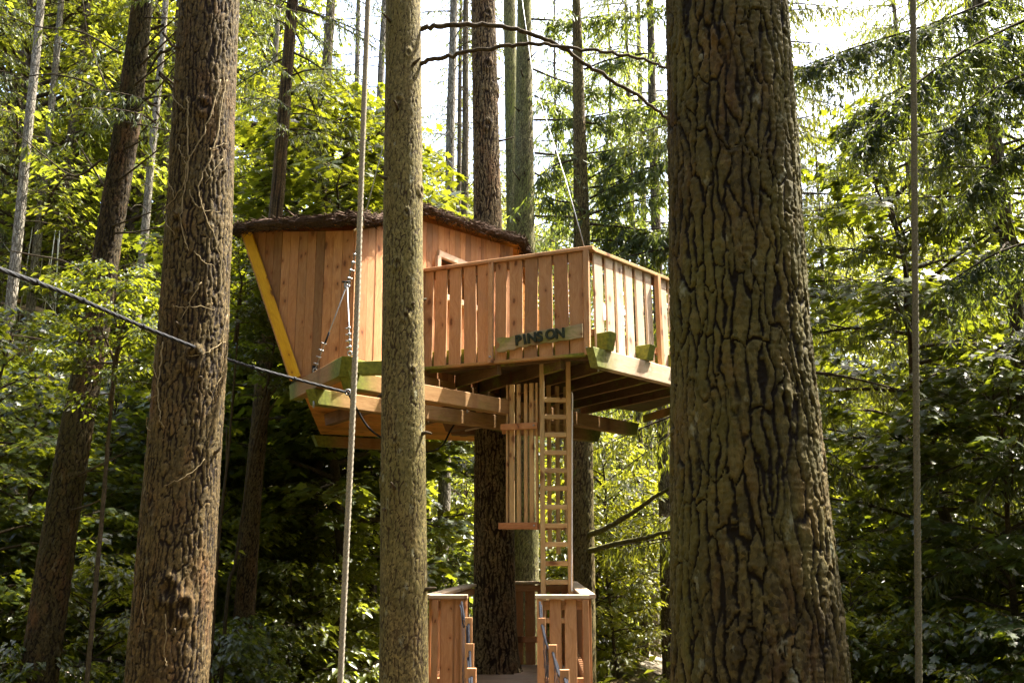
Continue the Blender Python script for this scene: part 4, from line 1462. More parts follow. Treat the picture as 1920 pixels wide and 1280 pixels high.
# ------------------------------------------------------------------ name sign on the railing
def sign():
    sA = s_on(935, 645, C0, DL); sB = s_on(1096, 635, C0, DL)
    L = sA - sB
    o = C0 + DL * sA + NL * 0.028
    Ms = frame(V3(o.x, o.y, 1.90), -DL, NL)          # X to the right along the rail, Z outwards, Y up
    root = thing('name_sign', 'mossy wavy board with dark letters spelling PINSON on the balcony railing', 'sign', V3(o.x, o.y, 1.90))
    top = [(0, .135), (.06, .14), (.13, .128), (.20, .145), (.27, .16), (.34, .155), (.41, .172), (.48, .165), (.55, .178), (.62, .172), (.68, .162), (.74, .178), (.80, .186), (L, .192)]
    bot = [(L, .062), (.80, .058), (.74, .05), (.66, .055), (.58, .04), (.50, .048), (.43, .032), (.36, .04), (.30, .022), (.24, .03), (.18, .006), (.13, .012), (.07, -.006), (.02, -.004), (0, .02), (.03, .045), (.036, .075), (.012, .10)]
    poly = [(min(x, L), y) for x, y in top + bot]
    n = len(poly)
    V = [(x, y, 0) for x, y in poly] + [(x, y, 0.026) for x, y in poly]
    me = bpy.data.meshes.new('sign_board')
    bm = bmesh.new()
    vs = [bm.verts.new(v) for v in V]
    bm.faces.new(vs[:n]); bm.faces.new(vs[n:][::-1])
    for i in range(n):
        j = (i + 1) % n
        bm.faces.new((vs[i], vs[n + i], vs[n + j], vs[j]))
    bmesh.ops.recalc_face_normals(bm, faces=bm.faces)
    bmesh.ops.triangulate(bm, faces=[f for f in bm.faces if len(f.verts) > 4])
    bm.to_mesh(me); bm.free()
    me.materials.append(M['sign'])
    bd = add('sign_board', me, root, Ms)
    xs = [0.205, 0.292, 0.330, 0.434, 0.518, 0.614]
    ys = [0.048, 0.050, 0.056, 0.062, 0.070, 0.076]
    rot = [0.06, 0.14, 0.08, 0.12, 0.10, 0.02]
    for ch, x, y, r in zip('PINSON', xs, ys, rot):
        cu = bpy.data.curves.new('letter', 'FONT')
        cu.body = ch
        cu.size = 0.128
        cu.extrude = 0.007
        cu.offset = 0.0035
        cu.bevel_depth = 0.002
        cu.resolution_u = 4
        tmp = bpy.data.objects.new('tmp', cu)
        COL.objects.link(tmp)
        dg = bpy.context.evaluated_depsgraph_get()
        lm = bpy.data.meshes.new_from_object(tmp.evaluated_get(dg))
        bpy.data.objects.remove(tmp)
        lm.materials.clear(); lm.materials.append(M['letter'])
        add('letter', lm, bd, Ms @ Matrix.Translation((x, y, 0.032)) @ Matrix.Rotation(r, 4, 'Z'))


sign()

# ------------------------------------------------------------------ lower platform round the trunk
ZF = -1.233            # its floor
ZR = -0.33             # underside of its cap rail
plat = thing('tree_platform', 'lower boarded platform with slatted sides around the base of the house trunk', 'platform', V3(0, 10, -2.4))
FL = Vector((-0.637, 7.97, 0)); FR = Vector((0.596, 7.97, 0)); BRp = Vector((0.70, 12.0, 0)); BLp = Vector((-0.70, 12.0, 0)); LE = Vector((-0.44, 10.95, 0))
pf = [(-0.70, 7.95), (0.66, 7.95), (0.76, 12.06), (-0.76, 12.06)]
hole = (-0.2, 11.4)
fbase = board('floor_frame', V3(-0.70, 8.0, ZF - 0.09), V3(0.66, 8.0, ZF - 0.09), 0.05, 0.12, UP, M['joist'], plat)
yy = 7.96
while yy < 12.0:
    f = (yy - 7.95) / 4.11
    x0 = -0.70 - 0.06 * f; x1 = 0.66 + 0.10 * f
    yc = yy + 0.07
    if abs(yc - hole[1]) < 0.36:                    # boards cut round the trunk
        hw = math.sqrt(0.40 ** 2 - min(0.36, abs(yc - hole[1])) ** 2) * 0.8
        board('floor_board', V3(hole[0] + hw, yc, ZF - 0.014), V3(x1, yc, ZF - 0.014), 0.134, 0.028, UP, M['platdark'], fbase)
        if hole[0] - hw - x0 > 0.05:
            board('floor_board', V3(x0, yc, ZF - 0.014), V3(hole[0] - hw, yc, ZF - 0.014), 0.134, 0.028, UP, M['platdark'], fbase)
    else:
        board('floor_board', V3(x0, yc, ZF - 0.014), V3(x1, yc, ZF - 0.014), 0.134, 0.028, UP, M['platdark'], fbase)
    yy += 0.14
for sx in (-0.62, 0.0, 0.60):
    board('joist', V3(sx, 8.03, ZF - 0.10), V3(sx * 1.08, 12.0, ZF - 0.10), 0.05, 0.13, UP, M['joist'], fbase)


def side_run(a, b, n_out, pos, w, mat, capw=0.12, cap=True, name='side_panel', zb=ZF - 0.12, posts=True):
    d = (b - a).normalized(); L = (b - a).length
    root = board(name, V3(a.x, a.y, ZR - 0.05) - n_out * 0.02, V3(b.x, b.y, ZR - 0.05) - n_out * 0.02, 0.04, 0.07, UP, mat, plat)
    board('lower_rail', V3(a.x, a.y, ZF + 0.28) - n_out * 0.02, V3(b.x, b.y, ZF + 0.28) - n_out * 0.02, 0.04, 0.07, UP, mat, root)
    for s in pos:
        q = a + d * s
        tl = random.uniform(-0.006, 0.006)
        board('plank', V3(q.x, q.y, zb) + n_out * 0.014 + d * tl, V3(q.x, q.y, ZR - 0.004) + n_out * 0.014, w, 0.022, n_out, mat, root)
    if cap:
        board('cap_rail', V3(a.x, a.y, ZR + 0.0155) - d * 0.02, V3(b.x, b.y, ZR + 0.0155) + d * 0.02, capw, 0.03, UP, M['cap'], root)
    return root


fy = Vector((0, -1, 0))


def ux(u, v=1200, Y=7.96):
    return P(u, v, Y).x


# front, left of the opening
ra = side_run(Vector((ux(809), 7.99, 0)), Vector((ux(871), 7.99, 0)), fy, [ux(839) - ux(809), ux(861) - ux(809)], 0.118, M['plat'])
board('post', V3(ux(815), 7.945, ZF - 0.3), V3(ux(815), 7.945, ZR - 0.004), 0.05, 0.045, fy, M['plat'], plat)
board('post', V3(ux(868), 7.97, ZF - 0.3), V3(ux(868), 7.97, ZR - 0.006), 0.045, 0.06, fy, M['plat'], plat)
# front, right of the opening
side_run(Vector((ux(1009), 7.99, 0)), Vector((ux(1101), 7.99, 0)), fy, [ux(1042) - ux(1009), ux(1071) - ux(1009)], 0.092, M['plat'])
board('post', V3(ux(1100), 7.955, ZF - 0.3), V3(ux(1098.5), 7.955, ZR - 0.004), 0.05, 0.05, fy, M['plat'], plat)
board('post', V3(ux(1013), 7.97, ZF - 0.3), V3(ux(1013), 7.97, ZR - 0.006), 0.045, 0.06, fy, M['plat'], plat)
# sides and back
dR = (BRp - FR).normalized(); nRr = Vector((dR.y, -dR.x, 0))
side_run(FR + dR * 0.08, BRp, nRr, [0.10 + 0.165 * k for k in range(24)], 0.12, M['plat'])
dL = (LE - FL).normalized(); nLl = Vector((-dL.y, dL.x, 0))
side_run(FL + dL * 0.08, LE, nLl, [0.10 + 0.165 * k for k in range(17)], 0.12, M['plat'])
ba = Vector((0.045, 12.0, 0)); bb = Vector((0.70, 12.0, 0))
side_run(ba, bb, Vector((0, 1, 0)), [0.03, 0.165, 0.31, 0.45, 0.59], 0.112, M['plat'])
for (x, y) in ((-0.6, 8.1), (0.6, 8.1), (0.68, 11.9), (-0.68, 11.9), (0.66, 10.0), (-0.62, 10.0)):
    board('leg', V3(x, y, ZF - 0.17), Vector((x, y, g1(x, y) - 0.1)), 0.12, 0.12, fy, M['beam'], plat)

# ------------------------------------------------------------------ ladder and its cage
LY = 9.42
lad = thing('ladder', 'upright wooden ladder with flat rungs from platform to balcony hatch', 'ladder', (P(1042, 1100, LY).x, LY, EZ + ZF))
xl = P(1017, 900, LY).x; xr = P(1067.5, 900, LY).x
for x in (xl, xr):
    board('rail', (x, LY, EZ + ZF), (x, LY, EZ + 1.815), 0.045, 0.075, fy, M['batten'], lad)
for v in (749, 781, 814.5, 848, 881.5, 915, 950, 985, 1020, 1056, 1091, 1127, 1163):
    z = P(1042, v, LY - 0.03).z
    board('rung', (xl + 0.024, LY - 0.012, z), (xr - 0.024, LY - 0.012, z), 0.045, 0.034, fy, M['batten'], lad)
cage = thing('ladder_cage', 'cage of upright wooden battens hanging beside the ladder', 'ladder cage', (0.1, 9.8, EZ + 0.25))
ca = Vector((xl - 0.03, 9.46, 0)); cb = Vector((P(946, 900, 9.60).x, 9.60, 0)); cd = (cb - ca).normalized(); cn = Vector((cd.y, -cd.x, 0))
if cn.y > 0: cn = -cn
for (u0, u1) in ((949, 953.5), (955, 966), (969, 977), (983, 990), (993, 1002), (1005, 1010)):
    s0 = s_on(u0, 900, ca, cd); s1 = s_on(u1, 900, ca, cd); sc = (s0 + s1) / 2
    q = ca + cd * sc - cn * random.choice((0, 0.0))
    board('batten', V3(q.x, q.y, 0.235), V3(q.x, q.y, 1.62), max(0.02, abs(s1 - s0) * 0.85), 0.03, cn, M['batten'], cage)
for zz, e in ((1.205, 0.0), (0.27, 0.02)):
    qa = ca + cn * 0.036; qb = cb + cn * 0.036 + cd * (0.02 + e)
    board('crossbar', V3(qa.x, qa.y, zz), V3(qb.x, qb.y, zz), 0.035, 0.06, UP, M['larch'], cage)
    for q in (qa + cd * 0.03,):
        tube('bolt', [V3(q.x, q.y, zz) + cn * 0.016, V3(q.x, q.y, zz) + cn * 0.028], 0.009, M['steel'], cage, 8)
# second side and back of the cage
da = Vector((xr + 0.02, 9.95, 0))
bd_ = (da - cb).normalized()
bn = Vector((bd_.y, -bd_.x, 0))
Lc = (da - cb).length
for j, u in enumerate((1030, 1046, 1062)):
    s0 = s_on(u, 900, cb, bd_)
    q = cb + bd_ * s0
    zb = 0.235 if u < 1010 else (0.06 - 0.05 * (u - 1030) / 16 if u < 1050 else 0.2)
    board('batten', V3(q.x, q.y, zb), V3(q.x, q.y, 1.66), 0.038, 0.03, bn, M['batten'], cage)
for zz in (1.18, 0.27):
    board('crossbar', V3(cb.x, cb.y, zz) - bn * 0.036, V3(da.x, da.y, zz) - bn * 0.036, 0.035, 0.06, UP, M['larch'], cage)
lc = [P(1072, 735, LY - 0.055), P(1073.5, 745, LY - 0.06), P(1073, 800, LY - 0.06), P(1072.5, 1000, LY - 0.06), P(1072, 1098, LY - 0.06), P(1074, 1106, LY - 0.10)]
tag(tube('safety_cord', catmull(lc, 8), 0.007, M['white'], None, 8), 'white safety cord running down the right rail of the ladder', 'cord')

# ------------------------------------------------------------------ footbridge in front of the platform
fb = thing('footbridge', 'narrow rope-sided plank footbridge leading up to the lower platform', 'footbridge', V3(0, 6, -1.6))
Lposts = [(879, 1157, 7.40, 14), (881.5, 1206, 6.70, 15), (884.5, 1252, 6.05, 17.5), (889, 1310, 5.4, 19), (894, 1380, 4.75, 21)]
Rposts = [(1016, 1158, 7.40, 14), (1036.5, 1208, 6.70, 15.5), (1058.5, 1254.5, 6.05, 17.5), (1084, 1312, 5.4, 19), (1114, 1382, 4.75, 21)]


def deckz(y):
    return -1.245 - 0.15 * (7.9 - y)


for side, posts in ((-1, Lposts), (1, Rposts)):
    tops = []
    for (u, v, Y, w) in posts:
        p = P(u, v, Y)
        zz = deckz(Y) + EZ
        po = board('post', (p.x, Y, zz - 0.12), (p.x, Y, p.z), pxr(w, v, Y), 0.045, fy, M['plat'], fb)
        h = Vector((p.x, Y - 0.024, p.z - 0.05))
        tube('cord_hole', [h + Vector((0, -0.004, 0)), h + Vector((0, 0.02, 0))], 0.010, M['cord'], po, 8)
        tops.append(h + Vector((0, -0.006, 0)))
    first = Vector((P(1012 if side > 0 else 866, 1128, 7.93).x, 7.90, P(1012, 1128, 7.93).z))
    line = [first] + tops
    pts = []
    for a, b in zip(line, line[1:]):
        for t in np.linspace(0, 1, 10, endpoint=False):
            q = a + (b - a) * t
            q.z -= 0.05 * math.sin(math.pi * t)
            pts.append(q)
    pts.append(line[-1])
    tube('hand_rope', pts, 0.0085, M['cord'], fb, 8)
    pts2 = [q + Vector((side * 0.012, -0.01, 0.018 * math.sin(i * 0.9) - 0.02)) for i, q in enumerate(pts)]
    tube('hand_rope', pts2, 0.006, M['cord'], fb, 6)
    # net between hand rope and deck
    tubes = []
    N = 26
    for s in np.linspace(0, 1, N):
        k = s * (len(pts) - 1); k0 = min(len(pts) - 2, int(k)); q = pts[k0] + (pts[k0 + 1] - pts[k0]) * (k - k0)
        zb = EZ + deckz(q.y)
        for sl in (-1, 1):
            s2 = s + sl * 0.16
            if 0 <= s2 <= 1:
                k = s2 * (len(pts) - 1); k0 = min(len(pts) - 2, int(k)); q2 = pts[k0] + (pts[k0 + 1] - pts[k0]) * (k - k0)
                tubes.append(([q, q * 0.5 + Vector((q2.x, q2.y, EZ + deckz(q2.y))) * 0.5 + Vector((side * 0.01, 0, 0)), Vector((q2.x, q2.y, EZ + deckz(q2.y)))], [0.0016] * 3))
    nm = multi_tube('net', tubes, M['cord'], fb, 4)
for k in range(26):
    Y = 7.88 - 0.15 * k
    f = (7.4 - Y) / 2.65
    xa = P(879 + 15 * f, 1157, 7.4).x * 1.0
    xa = -0.33 + 0.05 * f; xb = 0.24 + 0.06 * f
    board('plank', V3(xa, Y, deckz(Y) - 0.02), V3(xb, Y, deckz(Y) - 0.02), 0.13, 0.035, UP, M['platdark'], fb)
for xa, xb in ((-0.28, -0.22), (0.2, 0.27)):
    board('stringer', V3(xa, 7.94, deckz(7.94) - 0.10), V3(xb, 4.0, deckz(4.0) - 0.10), 0.05, 0.12, UP, M['beam'], fb)
for Y in (4.1, 6.0):
    for x in (-0.24, 0.24):
        board('leg', V3(x, Y, deckz(Y) - 0.15), Vector((x, Y, g1(x, Y) - 0.1)), 0.09, 0.09, fy, M['beam'], fb)

# ------------------------------------------------------------------ ropes and cables
def twisted(name, pts, R, mat, label, cat, lobes=3, pitch=0.11, n=420, parent=None):
    pts = np.array([tuple(p) for p in catmull(pts, max(2, n // (len(pts) - 1)))])
    n = len(pts)
    seg = 24
    L = np.concatenate([[0], np.cumsum(np.linalg.norm(np.diff(pts, axis=0), axis=1))])
    th = np.linspace(0, 2 * np.pi, seg, endpoint=False)
    ph = L * 2 * np.pi / pitch
    r = R * (0.74 + 0.26 * np.abs(np.cos((th[None, :] - ph[:, None]) * lobes / 2.0)) ** 0.7)
    tan = unit(np.gradient(pts, axis=0))
    a = unit(np.cross(tan, np.array([0, 1.0, 0]))); b = np.cross(tan, a)
    V = pts[:, None, :] + r[:, :, None] * (np.cos(th)[None, :, None] * a[:, None, :] + np.sin(th)[None, :, None] * b[:, None, :])
    V = V.reshape(-1, 3)
    i = np.arange(n - 1)[:, None] * seg; k = np.arange(seg)[None, :]; k2 = (k + 1) % seg
    Q = np.stack([i + k, i + k2, i + seg + k2, i + seg + k], -1).reshape(-1, 4)
    o = add(name, mesh_np(name, V, Q, mat, True), parent)
    if label:
        tag(o, label, cat)
    return o


ry = 4.0
q0 = P(690, 0, ry); q1 = P(638, 1280, ry)
d = (q0 - q1) / (q0.z - q1.z)
zb = g1(q1.x, ry) - 0.1
twisted('hanging_rope', [q1 + d * (zb - q1.z), q1, P(667, 640, ry), q0, q0 + d * 6], 0.0125, M['rope'], 'pale grey twisted rope hanging left of the slim olive trunk', 'rope', 4, 0.10, 900)
ry = 3.75
q0 = P(1712, 0, ry); q1 = P(1723, 1280, ry)
d = (q0 - q1) / (q0.z - q1.z)
zb = g1(q1.x, ry) - 0.1
twisted('hanging_rope', [q1 + d * (zb - q1.z), q1, P(1717, 640, ry), q0, q0 + d * 6], 0.0128, M['rope_dark'], 'olive twisted rope hanging right of the thick foreground trunk', 'rope', 4, 0.10, 900)

# thick black sheathed cable
ck = [P(0, 505, 3.9), P(130, 553, 4.6), P(280, 617, 5.55), P(440, 678, 6.6), P(560, 712, 7.35), P(648, 735, 7.86)]
dk = (ck[0] - ck[1]).normalized()
ck = [ck[0] + dk * 1.6 + Vector((-0.1, -0.1, 0.10)), ck[0] + dk * 0.8] + ck
cab = twisted('black_cable', ck, 0.0112, M['black'], 'thick black sheathed cable stretched from the left edge to the beam end', 'cable', 5, 0.5, 500)
cpts = catmull(ck, 12)
for idx in (30, 38, 47, 55, 63, 71):
    if idx < len(cpts) - 1:
        a = cpts[idx]; dd = (cpts[idx + 1] - cpts[idx]).normalized()
        tube('cable_tie', [a - dd * 0.012, a + dd * 0.012], 0.0165, M['black'], cab, 10)
e = ck[-1]
tube('end_ring', [e + Vector((0.018 + 0.022 * math.cos(t), 0, 0.022 * math.sin(t))) for t in np.linspace(0, 2 * math.pi, 16)], 0.006, M['steel'], cab, 8)
# tree the black cable runs to, off the left edge
tl = thing('spruce_tree', 'trunk at the outer end of the black cable, off the left edge', 'tree', (ck[0].x - 0.12, ck[0].y - 0.15, g1(ck[0].x, ck[0].y)))
me, org = trunk_mesh('trunk', [(ck[0].x - 0.12, ck[0].y - 0.15, g1(ck[0].x, ck[0].y) - 0.3, 0.2), (ck[0].x - 0.12, ck[0].y - 0.15, 14, 0.08)], M['bark_brown'], None, 40, 0.1, 0.12, 0.05, 0.15, 0.015, 33)
add('trunk', me, tl, Matrix.Translation(org))
# thin black hanging cable under the cabin
tag(tube('power_cable', catmull([P(652, 735, 7.84), P(668, 765, 8.2), P(688, 798, 8.9), P(712, 818, 9.3), P(760, 843, 9.6), P(800, 847, 9.9), P(828, 836, 10.2), P(845, 806, 10.5), P(858, 786, 10.7)], 8), 0.0095, M['black'], None, 8),
    'thin black cable drooping under the orange cabin floor', 'cable')

# steel stay with clips in front of the left wall
st = thing('steel_stay', 'steel wire stay with clips and shackle in front of the left cabin wall', 'steel cable', P(655, 660, 8.2))
node = P(651, 533, 8.45)
topA = Vector((PMAIN[-1][0] * 0.4 + PMAIN[-2][0] * 0.6, 11.25, EZ + 9.6))
tube('upper_wire', [node, node + (topA - node) * 0.5 + Vector((0, 0, -0.03)), topA], 0.0052, M['steel'], st, 6)
legA = P(591, 692, 8.72); legB = P(656.5, 660, 8.02)
tube('left_wire', [node, legA], 0.0052, M['steel'], st, 6)
tube('right_wire', [node, legB], 0.0052, M['steel'], st, 6)


def clip(p, d, s=1.0):
    d = d.normalized()
    x = d.cross(Vector((0, 1, 0))).normalized()
    c = tube('clip', [p - d * 0.008 * s, p + d * 0.008 * s], 0.014 * s, M['steel'], st, 8)
    tube('clip_bolt', [p - x * 0.006, p - x * 0.034 * s], 0.006 * s, M['steel'], c, 6)


for t in (0.30, 0.38, 0.46, 0.54):
    clip(node + (topA - node).normalized() * (t - 0.24) * 1.1, topA - node)
for t in (0.70, 0.78, 0.86, 0.94):
    clip(node + (legA - node) * t, legA - node)
for t in (0.66, 0.75, 0.84, 0.93):
    clip(node + (legB - node) * t, legB - node)
tube('left_thimble', [node + (legA - node) * 0.56, node + (legA - node) * 0.70], 0.009, M['black'], st, 8)
tube('shackle', [node + Vector((0.02 * math.cos(t), -0.01, 0.032 * math.sin(t) - 0.01)) for t in np.linspace(0, 2 * math.pi, 14)], 0.0075, M['steel'], st, 8)
tube('shackle_pin', [node + Vector((-0.045, -0.01, 0.02)), node + Vector((0.03, -0.01, 0.02))], 0.009, M['black'], st, 8)
for q in (legA, legB):
    tube('eye', [q + Vector((0.018 * math.cos(t), -0.01, 0.02 * math.sin(t) - 0.015)) for t in np.linspace(0, 2 * math.pi, 14)], 0.006, M['steel'], st, 8)
board('eye_bracket', legA + Vector((-0.01, 0.03, -0.06)), legA + Vector((-0.01, 0.03, 0.04)), 0.045, 0.03, fy, M['black'], st)
# right stay, from the balcony corner up to the trunk
rt = V3(C0.x - 0.02, C0.y + 0.05, ZT + 0.05)
topB = Vector((PMAIN[-2][0] + 0.1, 11.3, EZ + 9.9))
tag(tube('steel_stay', [rt, P(1060, 335, 9.75), P(1000, 150, 10.5), topB], 0.0048, M['steel'], None, 6), 'thin steel wire rising from the balcony corner towards the trunk behind', 'steel cable')

# beam bolts
for (u, v, Y) in ((588, 758, 8.62), (876, 768, 9.7), (1122, 690, 9.05), (803, 786, 10.0)):
    b_ = P(u, v, Y)
    tube('bolt', [b_ + Vector((0, 0, 0.03)), b_ - Vector((0, 0, 0.03))], 0.009, M['steel'], house, 8)

# ------------------------------------------------------------------ limbs on the near trunks
def limb(name, pts, r0, r1, mat, parent, n=10, wob=0.004, seed=0):
    rs = np.random.RandomState(seed)
    c = catmull(pts, n)
    k = len(c)
    c = [p + Vector(rs.randn(3) * wob) for p in c]
    return tube(name, c, np.linspace(r0, r1, k), mat, parent, 8)


limb('limb', [P(784, 52, 7.2), P(860, 47, 7.1), P(950, 52, 7.2), P(1040, 82, 7.3), P(1120, 135, 7.4), P(1195, 180, 7.5), P(1262, 232, 7.6), P(1330, 290, 7.8)], 0.021, 0.011, M['twig'], HERO['mid'], seed=1, wob=0.006)
limb('limb', [P(784, 120, 7.2), P(850, 103, 7.0), P(930, 89, 6.9), P(1010, 84, 6.9), P(1100, 93, 7.0), P(1190, 108, 7.1), P(1258, 132, 7.1), P(1330, 150, 7.1)], 0.018, 0.009, M['twig'], HERO['mid'], seed=2, wob=0.006)


def fir_limbs(parent, path, specs, Ybase, leafmat, seed, foliage=1.0, r=0.02, ks=0.13):
    """specs: list of pixel polylines starting on the trunk; hanging sprays along each"""
    rs = np.random.RandomState(seed)
    pos = []; ax = []
    for line in specs:
        pts = catmull([P(u, v, y) for (u, v, y) in line], 8)
        tube('limb', pts, np.linspace(r, 0.005, len(pts)), M['twig'], parent, 6)
        A = np.array([tuple(p) for p in pts])
        seglen = np.linalg.norm(A[-1] - A[0])
        m = int(seglen * 26 * foliage)
        for j in range(m):
            t = 0.15 + 0.85 * rs.rand()
            k = t * (len(A) - 1); k0 = min(len(A) - 2, int(k)); q = A[k0] * (1 - k + k0) + A[k0 + 1] * (k - k0)
            d = np.array([rs.randn() * 0.5, rs.randn() * 0.6, -0.5 - 0.9 * rs.rand()])
            L = 0.12 + 0.45 * rs.rand() ** 2
            n = int((5 + L * 36) * (0.13 / ks) ** 0.6)
            uu = rs.rand(n)
            pp = q + d * (L * uu)[:, None]
            a = d * 0.5 + rs.randn(n, 3) * 0.5
            a[:, 2] -= 0.5
            pos.append(pp); ax.append(a)
    if pos:
        pos = np.vstack(pos); ax = np.vstack(ax)
        n = len(pos)
        Vk, Tk = kites(pos, ax, rs.randn(n, 3), ks * (0.6 + 0.8 * rs.rand(n)), ks * 0.19 * (0.7 + 0.6 * rs.rand(n)), 0.1)
        add('crown', mesh_np('crown', Vk, Tk, leafmat), parent)


fir_limbs(HERO['b'], PB, [
    [(996, 36, 15.5), (1060, 38, 15), (1140, 28, 14.5), (1260, 8, 14)],
    [(1000, 130, 15.5), (1050, 150, 15.2), (1100, 160, 15), (1180, 158, 14.6)],
    [(1002, 225, 15.5), (1060, 224, 15.0), (1130, 214, 14.6), (1210, 195, 14.2), (1300, 170, 14)],
    [(1003, 287, 15.5), (1060, 291, 15.0), (1130, 284, 14.6), (1210, 268, 14.2), (1300, 255, 14)],
    [(1003, 405, 15.5), (1080, 408, 15.0), (1160, 420, 14.4), (1230, 438, 14.0), (1310, 446, 13.6)],
    [(1002, 180, 15.5), (1040, 195, 15.8), (1075, 210, 16)],
    [(1003, 325, 15.5), (1045, 345, 15.8), (1085, 356, 16)]], 15.5, M['fir_pale'], 41, 2.0)
fir_limbs(HERO['c'], PC, [
    [(1095, 130, 14.5), (1150, 110, 14.2), (1220, 100, 14), (1300, 95, 13.8)],
    [(1100, 230, 14.5), (1150, 235, 14.8), (1210, 225, 15), (1300, 205, 15)],
    [(1104, 335, 14.5), (1140, 315, 14.3), (1190, 285, 14), (1270, 262, 13.6)],
    [(1105, 352, 14.5), (1150, 345, 14.4), (1200, 320, 14.0), (1300, 290, 13.6)],
    [(1106, 372, 14.5), (1150, 350, 14.2), (1210, 318, 14.0), (1300, 270, 13.4)],
    [(1106, 402, 14.5), (1150, 388, 14.2), (1210, 372, 14.0), (1300, 350, 13.4)],
    [(1107, 420, 14.5), (1160, 425, 14.2), (1210, 430, 14.0), (1300, 420, 13.6)],
    [(1108, 452, 14.5), (1150, 450, 14.2), (1200, 440, 14.0), (1300, 420, 13.6)],
    [(1108, 475, 14.5), (1150, 480, 14.2), (1200, 460, 14.0), (1300, 455, 13.6)],
    [(1074, 300, 14.5), (1040, 310, 14.2), (1010, 330, 14.0)],
    [(1074, 380, 14.5), (1040, 375, 14.2), (1005, 352, 14.0)]], 14.5, M['fir_pale'], 42, 1.3)
limb('limb', [P(1102, 1003, 14.4), P(1140, 988, 14.0), P(1190, 958, 13.6), P(1230, 930, 13.2), P(1300, 890, 12.8)], 0.045, 0.02, M['mosstwig'], HERO['c'], seed=4)
limb('limb', [P(1102, 1034, 14.4), P(1150, 1020, 14.0), P(1200, 1010, 13.6), P(1262, 994, 13.2), P(1320, 980, 12.8)], 0.042, 0.02, M['mosstwig'], HERO['c'], seed=5)
fir_limbs(HERO['lean'], PLEAN, [
    [(262, 100, 9.6), (300, 60, 9.4), (340, 25, 9.2)], [(255, 130, 9.6), (300, 88, 9.2), (345, 45, 9.0)],
    [(245, 165, 9.6), (290, 130, 9.2), (335, 92, 9.0)], [(255, 33, 9.6), (300, 34, 9.4), (345, 34, 9.2)],
    [(238, 215, 9.6), (290, 172, 9.2), (332, 120, 9.0)], [(240, 190, 9.6), (290, 182, 9.2), (330, 178, 9.0)],
    [(225, 228, 9.6), (270, 235, 9.2), (320, 246, 9.0)], [(225, 282, 9.6), (250, 272, 9.4), (278, 256, 9.2)],
    [(212, 345, 9.6), (260, 310, 9.2), (312, 268, 9.0)], [(200, 428, 9.6), (250, 410, 9.2), (312, 388, 9.0)],
    [(205, 437, 9.6), (255, 435, 9.2), (312, 423, 9.0)], [(190, 526, 9.6), (240, 532, 9.2), (300, 533, 9.0)],
    [(212, 220, 9.6), (165, 215, 9.8), (100, 218, 10)], [(218, 205, 9.6), (190, 140, 9.8), (165, 70, 10), (155, 0, 10)],
    [(195, 350, 9.6), (165, 300, 9.8), (140, 260, 10)], [(190, 300, 9.6), (140, 330, 9.9), (80, 290, 10.2), (20, 240, 10.5)],
    [(205, 180, 9.6), (150, 150, 9.9), (80, 140, 10.2), (0, 155, 10.5)], [(225, 100, 9.6), (150, 60, 9.9), (70, 50, 10.2), (-10, 20, 10.5)],
    [(165, 520, 9.6), (120, 490, 9.8), (60, 478, 10), (20, 470, 10)], [(150, 690, 9.6), (200, 665, 9.2), (240, 625, 9.0)],
    [(140, 685, 9.6), (210, 680, 9.2), (290, 681, 9.0)], [(120, 650, 9.6), (70, 635, 9.9), (20, 628, 10)],
    [(130, 900, 9.6), (190, 870, 9.3), (230, 850, 9.1)], [(120, 960, 9.6), (170, 945, 9.3), (200, 930, 9.1)]], 9.6, M['fir'], 43, 0.03, 0.013)

# broken branch stubs
def stubs(parent, path, n, zr, seed, L=(0.03, 0.10), r=0.011):
    rs = np.random.RandomState(seed)
    pth = np.array(path)
    for i in range(n):
        z = zr[0] + (zr[1] - zr[0]) * (i + rs.rand()) / n
        a = -math.pi / 2 + rs.randn() * 1.1
        rr = np.interp(z, pth[:, 2], pth[:, 3]) * 0.96
        c = Vector((np.interp(z, pth[:, 2], pth[:, 0]), np.interp(z, pth[:, 2], pth[:, 1]), z))
        d = Vector((math.cos(a), math.sin(a), 0.1 + 0.4 * rs.rand()))
        l = L[0] + (L[1] - L[0]) * rs.rand() ** 2
        p0_ = c + Vector((d.x, d.y, 0)) * rr
        tube('branch_stub', [p0_, p0_ + d * l * 0.5, p0_ + d * l + Vector((0, 0, 0.01 * rs.randn()))], [r * (1 + rs.rand() * 0.6), r, r * 0.6], M['twig'], parent, 6)


stubs(HERO['mid'], PMID, 13, (2.2, 6.8), 71)
stubs(HERO['left'], PLEFT, 9, (2.0, 6.2), 72, (0.03, 0.08))
stubs(HERO['b'], PB, 10, (5.0, 12.0), 73, (0.1, 0.5), 0.012)
stubs(HERO['main'], PMAIN, 8, (6.6, 10.5), 74, (0.04, 0.25), 0.012)

